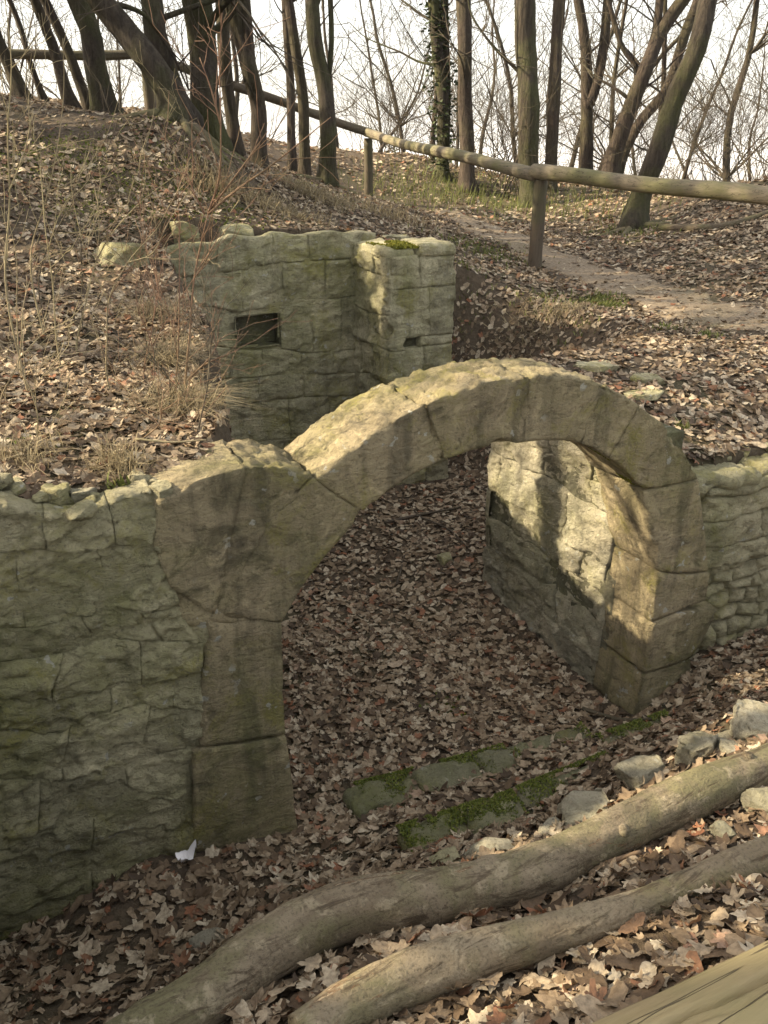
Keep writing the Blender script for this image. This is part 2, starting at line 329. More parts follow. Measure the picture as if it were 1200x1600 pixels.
def path_dist(x, y):
    d = np.full(np.shape(x), 9.); 
    for p, wd in zip(PATHC[::2], PATHW[::2]): d = np.minimum(d, np.hypot(x-p[0], y-p[1])/wd)
    return d

# ------------------------------------------------------------------ masonry builders
def tr_frame(org, ad, nd): return (np.asarray(org, float), np.asarray(ad, float), np.asarray(nd, float))
FRONT = tr_frame(O, UD, -WD)                       # plane w = 0, faces the viewer
def frame_w(w): return tr_frame(O+WD*w, UD, -WD)
def frame_u(u, sgn=-1): return tr_frame(O+UD*u, WD, UD*sgn)
def interp(poly, s):
    p = np.array(poly, float); d = np.r_[0, np.cumsum(np.linalg.norm(np.diff(p, axis=0), axis=1))]; d /= d[-1]
    return np.stack([np.interp(s, d, p[:, 0]), np.interp(s, d, p[:, 1])], -1)
def grid_quads(nu, nv, flip):
    i = np.arange(nu*nv).reshape(nv, nu); q = np.stack([i[:-1, :-1], i[:-1, 1:], i[1:, 1:], i[1:, :-1]], -1).reshape(-1, 4)
    return q[:, ::-1] if flip else q
def facets(P, cell, seed=0, zs=1.7):
    """broken-stone facets: every irregular cell is a small tilted plane of its own"""
    q = P*np.array((1, 1, zs))/cell; q = q+.35*np.stack([vnoise(q*1.3, seed+1), vnoise(q*1.3, seed+2), vnoise(q*1.3, seed+3)], -1)
    I = np.floor(q).astype(np.int64); best = np.full(q.shape[:-1], 9.); h = np.zeros(q.shape[:-1])
    for dx in (-1, 0, 1):
        for dy in (-1, 0, 1):
            for dz in (-1, 0, 1):
                a, b_, c = I[..., 0]+dx, I[..., 1]+dy, I[..., 2]+dz
                v = q-np.stack([a+.5+.4*hsh(a, b_, c, seed+4), b_+.5+.4*hsh(a, b_, c, seed+5), c+.5+.4*hsh(a, b_, c, seed+6)], -1); d = (v*v).sum(-1)
                hh = .5*hsh(a, b_, c, seed+7)+.55*(v[..., 0]*hsh(a, b_, c, seed+8)+v[..., 1]*hsh(a, b_, c, seed+9)+v[..., 2]*hsh(a, b_, c, seed+10))
                m_ = d < best; best = np.where(m_, d, best); h = np.where(m_, hh, h)
    return h
def relief(P, amp):
    """worn, flaky, bedded stone surface: broad hollows, ledges, fine pits and a few open cracks"""
    B = P*np.array((1, 1, 1.9)); a = fbm(B, 2.6, 5, 71, .55); l = fbm(B, 4.2, 3, 75); led = np.abs(((l*3.2) % 1)-.5)*2
    c = fbm(P*np.array((1, 1, 2.2))+3.1, 2.1, 4, 79, .6); cr = np.clip(1-np.abs(c)/.035, 0, 1)*np.clip(fbm(P, 1.4, 2, 83)*3+.4, 0, 1)
    f = fbm(P, 26, 3, 81, .6)
    return amp*(1.0*a+.15*(led-.5)+.30*f-.55*cr+.62*facets(P, .17, 3)+.30*facets(P, .065, 23))
def patch(parent, name, bot, top, fr, mat, depth=.10, gap=.001, edge=.016, er=.022, amp=.02, off=0., res=.018, seed=0, tilt=0., warp=1.):
    """one stone of a wall: bottom and top curves in wall coordinates; edges worn back, face uneven, real depth"""
    org, ad, nd = fr; bot = np.array(bot, float); top = np.array(top, float)
    wid = max(np.linalg.norm(np.diff(bot, axis=0), axis=1).sum(), np.linalg.norm(np.diff(top, axis=0), axis=1).sum()); hei = np.linalg.norm(top.mean(0)-bot.mean(0))
    nu = int(np.clip(wid/res, 5, 90))+1; nv = int(np.clip(hei/res, 5, 90))+1
    s = np.linspace(0, 1, nu); t = np.linspace(0, 1, nv)
    s = s*.75+.25*(.5-.5*np.cos(np.pi*s)); t = t*.75+.25*(.5-.5*np.cos(np.pi*t))
    gs = np.clip(gap/max(wid, .02), 0, .2); gt = np.clip(gap/max(hei, .02), 0, .2)
    s2 = gs+s*(1-2*gs); t2 = gt+t*(1-2*gt)
    B = interp(bot, s2); T = interp(top, s2); A = B[None]*(1-t2[:, None, None])+T[None]*t2[:, None, None]
    Pw = org+ad*A[..., :1]+ZD*A[..., 1:]
    A = A+(.05*np.stack([fbm(Pw, 3.5, 3, 31), fbm(Pw, 3.5, 3, 41)], -1)*warp if warp else 0)           # shared warp: neighbouring joints stay together
    Pw = org+ad*A[..., :1]+ZD*A[..., 1:]
    ed = np.minimum(np.minimum(s, 1-s)[None]*wid+0*t[:, None], np.minimum(t, 1-t)[:, None]*hei+0*s[None])
    erl = er*(1+.6*fbm(Pw, 7, 2, 51)); e = np.clip(1-ed/np.maximum(erl, .006), 0, 1)
    h = off-edge*(e**1.8)*np.clip(.55+2.4*fbm(Pw, 2.6, 3, 61), .0, 2.4)+relief(Pw, amp)
    h = h+tilt*(t[:, None]-.5)*hei
    Vf = Pw+nd*h[..., None]; V = Vf.reshape(-1, 3)
    i = np.arange(nu*nv).reshape(nv, nu); rim = np.concatenate([i[0, :], i[1:, -1], i[-1, -2::-1], i[-2:0:-1, 0]]); n = len(rim)
    back = V[rim]-nd*depth; base = len(V); V = np.concatenate([V, back])
    flip = np.dot(np.cross(ad, ZD), nd) < 0
    Qf = grid_quads(nu, nv, flip); j = np.arange(n); sk = np.stack([rim[j], base+j, base+(j+1) % n, rim[(j+1) % n]], -1)
    if flip: sk = sk[:, ::-1]
    me = mesh_data(name, V, np.concatenate([Qf, sk]), mat=mat)
    return link(name, me, parent)
def core(parent, poly_b, poly_t, fr, mat, back=.30, inset=.014, hole=None, res=.035, amp=.012, name='mortar'):
    org, ad, nd = fr; wid = abs(poly_b[-1][0]-poly_b[0][0]); hei = max(abs(t[1]-b[1]) for t, b in zip(interp(poly_t, np.linspace(0, 1, 9)), interp(poly_b, np.linspace(0, 1, 9))))
    nu = int(wid/res)+2; nv = int(hei/res)+2; s = np.linspace(0, 1, nu); t = np.linspace(0, 1, nv)
    B = interp(poly_b, s); T = interp(poly_t, s); A = B[None]*(1-t[:, None, None])+T[None]*t[:, None, None]
    P = org+ad*A[..., :1]+ZD*A[..., 1:]; F = P+nd*(-inset+amp*fbm(P, 6, 4, 3))[..., None]; Bk = P-nd*back
    V = np.concatenate([F.reshape(-1, 3), Bk.reshape(-1, 3)]); n = nu*nv; flip = np.dot(np.cross(ad, ZD), nd) < 0
    q = grid_quads(nu, nv, flip); qb = grid_quads(nu, nv, not flip)+n
    if hole:
        c = A.reshape(-1, 2)[q].mean(1); q = q[~((c[:, 0] > hole[0]) & (c[:, 0] < hole[1]) & (c[:, 1] > hole[2]) & (c[:, 1] < hole[3]))]
    i = np.arange(n).reshape(nv, nu); rim = np.concatenate([i[0, :], i[1:, -1], i[-1, -2::-1], i[-2:0:-1, 0]]); m_ = len(rim); j = np.arange(m_)
    sk = np.stack([rim[j], rim[j]+n, rim[(j+1) % m_]+n, rim[(j+1) % m_]], -1)
    if flip: sk = sk[:, ::-1]
    return link(name, mesh_data(name, V, np.concatenate([q, qb, sk]), mat=mat), parent)
def rbox(hx, hy, hz, r, res):
    n = [max(2, int(2*h/res)) for h in (hx, hy, hz)]
    n = [min(k, 60) for k in n]
    L = np.stack(np.meshgrid(*[np.arange(k+1) for k in n], indexing='ij'), -1)
    m = np.zeros(L.shape[:3], bool)
    for a in range(3): m |= (L[..., a] == 0) | (L[..., a] == n[a])
    ids = np.full(L.shape[:3], -1); ids[m] = np.arange(m.sum())
    hh = np.array((hx, hy, hz)); P = (L[m]/np.array(n)*2-1)*hh
    Qs = []
    for a in range(3):
        for side in (0, n[a]):
            f = np.take(ids, side, axis=a); q = np.stack([f[:-1, :-1], f[1:, :-1], f[1:, 1:], f[:-1, 1:]], -1).reshape(-1, 4)
            pos = side > 0
            if (a == 1) == pos: q = q[:, ::-1]
            Qs.append(q)
    r = min(r, hx*.9, hy*.9, hz*.9); q = np.clip(P, -(hh-r), hh-r); d = P-q; L2 = np.linalg.norm(d, axis=1, keepdims=True)
    return q+d/np.maximum(L2, 1e-9)*r*(L2 > 0), np.concatenate(Qs), hh
def block(parent, name, inner, outer, w0, w1, mat, r=.02, res=.022, amp=.012, fr=None, chip=.03, fine=.5, toprough=0.):
    """dressed stone: inner/outer curves in the wall plane, running through the wall's thickness"""
    org, ad, nd = fr or FRONT
    inner = np.array(inner, float); outer = np.array(outer, float)
    ls = .5*(np.linalg.norm(np.diff(inner, axis=0), axis=1).sum()+np.linalg.norm(np.diff(outer, axis=0), axis=1).sum())
    lt = np.linalg.norm(interp(inner, [.5])-interp(outer, [.5])); lw = abs(w1-w0)
    P, Q, hh = rbox(ls/2, lt/2, lw/2, r, res)
    n = (P/hh+1)/2; a = interp(inner, n[:, 0]); b_ = interp(outer, n[:, 0]); A = a*(1-n[:, 1:2])+b_*n[:, 1:2]
    V = org+ad*A[:, :1]+ZD*A[:, 1:]-nd*(w0+(w1-w0)*n[:, 2:3])
    N = vnormals(V, Q)
    if np.sum(N*(V-V.mean(0))) < 0: Q = Q[:, ::-1]; N = -N
    ed = np.sort(hh-np.abs(P), axis=1)[:, 1]                 # distance to the nearest edge
    c = np.clip(1-ed/.03, 0, 1)*np.clip(fbm(V, 8, 3, 5)*2.2-.3, 0, 1)*chip
    d = amp*(1.0*fbm(V, 3.5, 4, 91)+.4*fbm(V, 26, 3, 95, .65)+.45*facets(V, .12, 41, 1.2))*np.clip(ed/.02+.25, 0, 1)-c
    if toprough: d = d+toprough*np.clip(N[:, 2], 0, 1)*(.5*fbm(V, 20, 3, 12, .7)+.7*facets(V, .05, 55, 1.))
    V = V+N*d[:, None]
    return link(name, mesh_data(name, V, Q, mat=mat), parent)
def boulder(name, parent, loc, size, mat, seed, rot=0., res=.012, amp=.16):
    hx, hy, hz = (s/2 for s in size); P, Q, hh = rbox(hx, hy, hz, min(size)*.06, max(res*.7, max(size)/26))
    sd = np.random.default_rng(seed); s = sd.uniform(-50, 50, 3)
    for k in range(13):                                        # knock off corners with planes: angular broken stone
        nrm = sd.normal(size=3); nrm /= np.linalg.norm(nrm); lim = sd.uniform(.5, .72)*np.abs(nrm*hh).sum(); dd = P@nrm-lim; P = P-np.clip(dd, 0, None)[:, None]*nrm
    N = vnormals(P, Q); sc = 1.8/max(size); P = P+N*(.5*amp*min(size)*(fbm(P+s, sc*1.5, 5, 2, .6)+.8*facets(P+s, max(size)*.3, 7)))[:, None]
    if np.sum(N*P) < 0: Q = Q[:, ::-1]
    c_, s_ = math.cos(rot), math.sin(rot); P = P@np.array(((c_, s_, 0), (-s_, c_, 0), (0, 0, 1)))
    o = link(name, mesh_data(name, P, Q, mat=mat)); o.location = tuple(float(c) for c in loc)
    if parent is not None: o.parent = parent; o.matrix_parent_inverse = parent_inv(parent)
    return o
def rows_wall(parent, rows, breaks, fr, mat, **k):
    """rows: joint lines top to bottom, breaks: upright joints of each row as fractions"""
    for r in range(len(rows)-1):
        bk = [0]+list(breaks[r])+[1]
        for a, b_ in zip(bk[:-1], bk[1:]):
            s = np.linspace(a, b_, 9); kk = dict(k); kk['off'] = k.get('off', 0)+random.uniform(-.007, .007); kk['tilt'] = random.uniform(-.04, .04)
            patch(parent, 'stone', interp(rows[r+1], s), interp(rows[r], s), fr, mat, **kk)
def coursed(parent, a0, a1, ztop, zbot, fr, mat, h=(.12, .2), wd=(.18, .4), skip=None, matf=None, **k):
    """irregular courses between the curves ztop(a) and zbot"""
    z = zbot; zt = max(ztop(a) for a in np.linspace(a0, a1, 20))
    while z < zt-.04:
        hh = random.uniform(*h)
        if zt-(z+hh) < h[0]*.6: hh = zt-z+.01
        a = a0
        while a < a1-.02:
            ww = random.uniform(*wd)
            if a1-(a+ww) < wd[0]*.6: ww = a1-a
            xs = np.linspace(a, a+ww, 7); bz = np.array([z+.012*math.sin(x*9+z*5) for x in xs]); tz = np.array([min(z+hh+.012*math.sin(x*9+(z+hh)*5), ztop(x)) for x in xs])
            mid = (a+ww/2, z+hh/2)
            if (tz-bz).mean() > .035 and not (skip and skip(*mid)):
                kk = dict(k); kk['off'] = k.get('off', 0)+random.uniform(-.014, .012); kk['tilt'] = random.uniform(-.06, .06)
                patch(parent, 'stone', np.c_[xs, bz], np.c_[xs, np.maximum(tz, bz+.01)], fr, matf(*mid) if matf else mat, **kk)
            a += ww
        z += hh

# ------------------------------------------------------------------ the arch
AT = .37                                            # thickness of the arch through the wall
U = lambda pts, w=0.: [uz(x, y, w) for x, y in pts]
arch = thing('stone_arch', W3(SPAN/2, .2, FLOOR), 'round arch of pale dressed stone blocks spanning the sunken cellar entrance', 'arch')
vs = [ # intrados points, extrados points (pixels on the front plane)
    ([(440, 972), (470, 920), (505, 872), (567, 802)], [(345, 966), (385, 880), (430, 805), (492, 750)]),
    ([(567, 802), (605, 768), (645, 742), (693, 719)], [(492, 750), (545, 704), (605, 664), (664, 632)]),
    ([(693, 719), (735, 704), (775, 695), (817, 691)], [(664, 632), (715, 610), (770, 594), (827, 587)]),
    ([(817, 691), (850, 688), (880, 689), (908, 694)], [(827, 587), (865, 585), (905, 589), (945, 601)]),
    ([(908, 694), (925, 699), (940, 708), (952, 716)], [(945, 601), (965, 611), (982, 622), (1000, 635)]),
    ([(952, 716), (970, 728), (988, 748), (1003, 766)], [(1000, 635), (1035, 663), (1065, 702), (1090, 748)]),
]
for k, (i_, o_) in enumerate(vs):
    block(arch, 'voussoir', U(i_), U(o_), -.003+.004*math.sin(k*2.1), AT+.03*math.sin(k*1.7), M['arch'], r=.005, amp=.009, chip=.03, res=.015, toprough=.026 if k in (1, 2, 3) else .018)
ii = [p for v in vs for p in U(v[0])]; oo = [p for v in vs for p in U(v[1])]
ii2 = [(a+(c-a)*.06, b_+(d-b_)*.06) for (a, b_), (c, d) in zip(ii, oo)]; oo2 = [(a+(c-a)*.93, b_+(d-b_)*.93) for (a, b_), (c, d) in zip(ii, oo)]
block(arch, 'mortar', ii2, oo2, .007, AT-.03, M['arch'], r=.004, amp=.004, chip=0)
# impost block left of the springer, pier blocks, right-hand pier blocks
B2 = lambda bot, top, w0, w1, n='block', **k: block(arch, n, U(bot), U(top), w0, w1, M['arch'], **k)
block(arch, 'mortar', U([(280, 985), (438, 985)]), U([(250, 800), (478, 768)]), .009, .33, M['arch'], amp=.005)
B2([(238, 852), (266, 918), (336, 964)], [(245, 778), (315, 748), (388, 728)], .0, .36, r=.006, amp=.012)
B2([(333, 966), (380, 884), (434, 804)], [(381, 731), (430, 730), (490, 747)], .012, .36, r=.006, amp=.014, toprough=.03)
B2([(312, 1168), (380, 1160), (447, 1148)], [(322, 968), (380, 970), (440, 973)], .0, .42, 'pier_stone', r=.006, amp=.012)
B2([(300, 1330), (380, 1322), (467, 1308)], [(300, 1172), (380, 1163), (447, 1150)], -.01, .42, 'pier_stone', r=.006, amp=.012)
B2([(1028, 892), (1065, 897), (1108, 893)], [(1004, 768), (1045, 760), (1092, 750)], .0, .36, 'pier_stone', r=.006, amp=.012)
B2([(1017, 972), (1060, 955), (1103, 938)], [(1028, 894), (1065, 899), (1109, 895)], -.004, .36, 'pier_stone', r=.006, amp=.012)
B2([(1004, 1052), (1045, 1040), (1082, 1026)], [(1017, 974), (1060, 957), (1121, 950)], -.012, .36, 'pier_stone', r=.007, amp=.015)
B2([(988, 1128), (1030, 1112), (1074, 1100)], [(1004, 1054), (1045, 1042), (1080, 1028)], -.004, .36, 'pier_stone', r=.006, amp=.012)

# ------------------------------------------------------------------ left front wall (rough, worn courses)
lw = thing('rubble_wall', W3(-.75, .15, FLOOR), 'greenish worn rubble wall left of the arch, in shade', 'wall')
rows = [U(r) for r in (
    [(-30, 785), (60, 800), (120, 803), (180, 792), (243, 778)],
    [(-30, 872), (60, 862), (120, 872), (180, 850), (242, 852)],
    [(-30, 985), (60, 982), (135, 964), (185, 952), (285, 945)],
    [(-30, 1040), (90, 1022), (150, 1004), (215, 996), (322, 1000)],
    [(-30, 1095), (95, 1090), (180, 1066), (220, 1068), (312, 1052)],
    [(-30, 1150), (90, 1146), (150, 1118), (215, 1100), (312, 1118)],
    [(-30, 1232), (90, 1222), (160, 1204), (230, 1188), (305, 1172)],
    [(-30, 1330), (60, 1292), (140, 1270), (210, 1262), (300, 1246)],
    [(-30, 1480), (60, 1446), (140, 1424), (210, 1405), (300, 1372)])]
rows_wall(lw, rows, [[.36, .74], [.2, .62], [.45, .8], [.3, .68], [.52, .84], [.36, .72], [.25, .66], [.5]], FRONT, M['rubble'], depth=.12, edge=.011, er=.018, amp=.042, res=.0105)
core(lw, U([(-40, 1475), (140, 1424), (320, 1370)]), U([(-40, 800), (120, 818), (243, 795)]), FRONT, M['rubble'], back=.34)
core(lw, U([(241, 1375), (330, 1360)]), U([(241, 800), (330, 990)]), FRONT, M['rubble'], back=.33, inset=.022)
# court wall returning towards the viewer at far left
cw = thing('return_wall', W3(UL-.1, -.6, FLOOR), 'dark damp wall at far left returning towards the viewer', 'wall')
fcw = frame_u(UL, 1)
topL = lambda a: .18+.05*math.sin(a*5)
coursed(cw, -1.5, .02, topL, FLOOR-.1, fcw, M['rubble'], h=(.16, .26), wd=(.25, .5), depth=.12, edge=.03, amp=.03, res=.03)
core(cw, [(-1.5, FLOOR-.15), (.02, FLOOR-.15)], [(-1.5, .15), (.02, .15)], fcw, M['mortar'], back=.3)

rg = np.random.default_rng(61)
for k in range(26):
    u_ = rg.uniform(-1.38, -.42); w_ = rg.uniform(.0, .2); zt = float(np.interp(u_, [p[0] for p in rows[0]], [p[1] for p in rows[0]])); sz_ = rg.uniform(.045, .12); boulder('stone', lw, W3(u_, w_, zt+.005), (sz_, sz_*.8, sz_*.55), M['rubble'], 300+k, rg.uniform(0, 3), .01)
# ------------------------------------------------------------------ jamb wall behind the right pier (faces left, catches sun)
jw = thing('jamb_wall', W3(SPAN+.15, .95, FLOOR), 'pale pitted jamb wall inside the arch, patched with sunlight', 'wall')
JU = SPAN-.005; fj = frame_u(JU, -1); JE = wz(752, 935, JU)[0]; JTOP = 0.30
jt = lambda a: JTOP+.03*math.sin(a*6)-.05*sst(1.2, 1.5, a)
coursed(jw, .36, JE, jt, FLOOR-.1, fj, M['jamb'], h=(.14, .3), wd=(.2, .5), depth=.12, edge=.010, er=.016, amp=.036, res=.013)
core(jw, [(.3, FLOOR-.15), (JE-.01, FLOOR-.15)], [(.3, JTOP-.04), (JE-.01, JTOP-.06)], fj, M['mortar'], back=.36, inset=.022)
# the back end of the jamb
je = frame_w(JE); 
coursed(jw, SPAN+.01, SPAN+.36, lambda a: JTOP-.06, FLOOR-.1, (O+WD*(JE-.002), UD, WD), M['jamb'], h=(.18, .26), wd=(.17, .2), depth=.05, edge=.02, amp=.015, res=.03)

# ------------------------------------------------------------------ right front wall: blocks above, small rubble below
rw = thing('rubble_wall', W3(2.9, .2, FLOOR+.2), 'low shaded rubble wall of stacked stones right of the arch', 'wall')
fr_ = frame_w(.10); z1 = uz(1150, 752, .1)[1]; z2 = uz(1150, 872, .1)[1]; u0 = uz(1108, 850, .1)[0]-.06
rt = lambda a: z1+.02*math.sin(a*7)
coursed(rw, u0, 4.6, rt, z2, fr_, M['rubble'], h=(.13, .19), wd=(.3, .55), depth=.14, edge=.025, er=.025, amp=.035, res=.016, off=.02)
coursed(rw, u0, 4.6, lambda a: z2, FLOOR-.05, fr_, M['rubble'], h=(.07, .13), wd=(.09, .2), depth=.10, edge=.05, er=.05, amp=.03, res=.012, gap=.003, off=.01)
core(rw, [(u0, FLOOR-.1), (4.6, FLOOR-.1)], [(u0, z1-.02), (4.6, z1-.02)], fr_, M['mortar'], back=.3, inset=.05)
block(rw, 'coping_stone', [(u0-.12, z1-.03), (u0+.34, z1-.03)], [(u0-.10, z1+.045), (u0+.32, z1+.03)], .08, .36, M['rubble'], amp=.045, r=.03, chip=.06)
block(rw, 'coping_stone', [(u0+.36, z1-.03), (u0+.8, z1-.03)], [(u0+.38, z1+.03), (u0+.78, z1+.05)], .12, .40, M['rubble'], amp=.045, r=.03, chip=.06)
rg = np.random.default_rng(62)
for k in range(22): sz_ = rg.uniform(.05, .15); boulder('stone', rw, W3(rg.uniform(u0-.05, u0+1.1), rg.uniform(.25, .75), z1+.05), (sz_, sz_*.8, sz_*.5), M['rubble'], 340+k, rg.uniform(0, 3), .01)

# ------------------------------------------------------------------ back wall with the square niche
bw = thing('niche_wall', W3(1.1, WB+.15, FLOOR), 'tall grey wall at the back of the pit with a square niche', 'wall')
fb = frame_w(WB); Ub = lambda pts: [uz(x, y, WB) for x, y in pts]
nA, nB = uz(370, 545, WB), uz(436, 489, WB); nich = (nA[0], nB[0], nA[1], nB[1])
br = [Ub(r) for r in (
    [(225, 396), (290, 378), (330, 381), (360, 366), (410, 372), (428, 364), (480, 369), (520, 360), (545, 368), (572, 361)],
    [(225, 445), (330, 428), (420, 414), (480, 410), (572, 404)],
    [(225, 490), (330, 478), (370, 488), (437, 480), (470, 470), (572, 462)],
    [(225, 545), (330, 541), (370, 546), (437, 546), (480, 552), (572, 545)],
    [(225, 600), (330, 594), (400, 588), (480, 586), (572, 580)],
    [(225, 650), (330, 640), (400, 630), (480, 622), (572, 618)],
    [(225, 720), (330, 700), (400, 690), (480, 682), (572, 676)],
    [(225, 800), (330, 780), (400, 765), (480, 752), (572, 740)])]
def frac(row, u): p = interp(row, np.linspace(0, 1, 200)); return float(np.interp(u, p[:, 0], np.linspace(0, 1, 200)))
f0, f1 = frac(br[3], nich[0]), frac(br[3], nich[1])
for r in range(len(br)-1):
    bks = [[.3, .55, .72], [.2, .42, .6, .8], [.28, f0, f1, .74, .88], [.15, .36, .5, .68, .84], [.3, .48, .7], [.2, .45, .63, .82], [.3, .6]][r]
    bk = [0]+bks+[1]
    for a, b_ in zip(bk[:-1], bk[1:]):
        if r == 2 and abs(a-f0) < 1e-6: continue
        s = np.linspace(a, b_, 9)
        patch(bw, 'stone', interp(br[r+1], s), interp(br[r], s), fb, M['back'], depth=.14, edge=.014, er=.024, amp=.034, res=.02, off=random.uniform(-.008, .008), tilt=random.uniform(-.03, .03), warp=.3 if r in (1, 2, 3) else .6)
core(bw, [(br[-1][0][0], FLOOR-.1), (br[-1][-1][0]+.1, FLOOR-.1)], [(br[0][0][0], br[0][0][1]-.03), (br[0][2][0], br[0][2][1]-.02), (br[0][-1][0]+.1, br[0][-1][1]-.02)], fb, M['rubble'], back=.38, inset=.016, hole=(nich[0]+.01, nich[1]-.01, nich[2]+.01, nich[3]-.01), res=.02)
def niche_box(parent, n_, w, deep, mat, res=.03):
    a0, a1, z0, z1_ = n_; s = np.linspace(0, 1, 9); Vs = []; Qs = []; k = 0
    quads = [((a0, 0, z0), (a0, deep, z0), (a0, deep, z1_), (a0, 0, z1_)), ((a1, deep, z0), (a1, 0, z0), (a1, 0, z1_), (a1, deep, z1_)),
             ((a0, deep, z0), (a1, deep, z0), (a1, deep, z1_), (a0, deep, z1_)), ((a0, 0, z0), (a1, 0, z0), (a1, deep, z0), (a0, deep, z0)), ((a0, deep, z1_), (a1, deep, z1_), (a1, 0, z1_), (a0, 0, z1_))]
    for q in quads:
        c = np.array([W3(u, w+d, z) for u, d, z in q]); g_ = (c[0]*(1-s[:, None, None])*(1-s[None, :, None])+c[1]*(1-s[:, None, None])*s[None, :, None]+c[2]*s[:, None, None]*s[None, :, None]+c[3]*s[:, None, None]*(1-s[None, :, None]))
        P = g_.reshape(-1, 3); nn = np.cross(c[1]-c[0], c[3]-c[0]); nn /= np.linalg.norm(nn); P = P+nn*(.012*fbm(P, 9, 3, 4))[:, None]
        Vs.append(P); Qs.append(grid_quads(9, 9, False)+k); k += 81
    return link('niche', mesh_data('niche', np.concatenate(Vs), np.concatenate(Qs), mat=mat), parent)
niche_box(bw, nich, WB-.005, .175, M['mortar'])

# ------------------------------------------------------------------ pier with moss in the back right corner
PWF = 3.45                                          # front of the pier
pc0 = uz(607, 440, PWF)[0]; pc1 = uz(711, 440, PWF)[0]; ptop = uz(650, 400, PWF)[1]
pr = thing('stone_pier', W3((pc0+pc1)/2, PWF+.4, FLOOR), 'square stone pier with mossy top beside the niche wall', 'pier')
fp = frame_w(PWF); lo = FLOOR+.05; hgt = ptop-lo
nn0, nn1 = uz(627, 546, PWF), uz(656, 527, PWF); mu = pc0+.55*(pc1-pc0)
def pp(a0, a1, z0, z1_, **k): patch(pr, 'stone', [(a0, z0), ((a0+a1)/2, z0), (a1, z0)], [(a0, z1_), ((a0+a1)/2, z1_), (a1, z1_)], fp, M['back'], depth=.14, edge=.014, er=.022, amp=.032, res=.02, warp=.5, **k)
zz = [lo, lo+.45, lo+.85, nn0[1], nn1[1], nn1[1]+.42, ptop]
pp(pc0, mu+.05, zz[0], zz[1]); pp(mu+.05, pc1, zz[0], zz[1]); pp(pc0, mu-.08, zz[1], zz[2]); pp(mu-.08, pc1, zz[1], zz[2]); pp(pc0, mu, zz[2], zz[3]); pp(mu, pc1, zz[2], zz[3])
pp(pc0, nn0[0], zz[3], zz[4]); pp(nn1[0], pc1, zz[3], zz[4]); pp(pc0, mu+.04, zz[4], zz[5]); pp(mu+.04, pc1, zz[4], zz[5]); pp(pc0, mu-.05, zz[5], zz[6]); pp(mu-.05, pc1, zz[5], zz[6])
coursed(pr, PWF+.0, WB+.1, lambda a: ptop+.01, lo, frame_u(pc0, -1), M['back'], h=(.25, .42), wd=(.3, .5), depth=.14, edge=.016, er=.025, amp=.045, res=.022)
coursed(pr, PWF+.02, WB+.1, lambda a: ptop, lo, frame_u(pc1, 1), M['back'], h=(.25, .4), wd=(.3, .5), depth=.14, edge=.016, amp=.04, res=.035)
block(pr, 'core', [(pc0+.04, lo), (pc1-.04, lo)], [(pc0+.04, ptop-.03), (pc1-.04, ptop-.03)], PWF+.10, WB+.1, M['mortar'], amp=.01)
cxm = pc0+.42*(pc1-pc0)
block(pr, 'capstone', [(cxm, ptop-.01), (pc1+.01, ptop-.01)], [(cxm+.03, ptop+.10), (pc1-.01, ptop+.09)], PWF-.015, PWF+.42, M['back'], r=.03, amp=.025)
capl = block(pr, 'capstone', [(pc0-.01, ptop-.02), (cxm-.01, ptop-.02)], [(pc0, ptop+.07), (cxm, ptop+.06)], PWF+.02, WB+.12, M['back'], r=.03, amp=.03)

# ------------------------------------------------------------------ hidden left side wall of the passage
sw = thing('passage_wall', W3(-.12, 2.2, FLOOR), 'rubble wall under the leaf bank on the left of the passage', 'wall')
ft = frame_u(-.02, 1)
def lt_(a): p = W3(-.03, a, 0); return min(gz(p[0], p[1])-.12, .75)
coursed(sw, .40, WB, lt_, FLOOR-.05, ft, M['rubble'], h=(.22, .34), wd=(.35, .6), depth=.12, edge=.03, amp=.03, res=.05)
core(sw, [(.40, FLOOR-.1), (WB, FLOOR-.1)], [(a, lt_(a)-.02) for a in np.linspace(.4, WB, 12)], ft, M['mortar'], back=.22, res=.08)

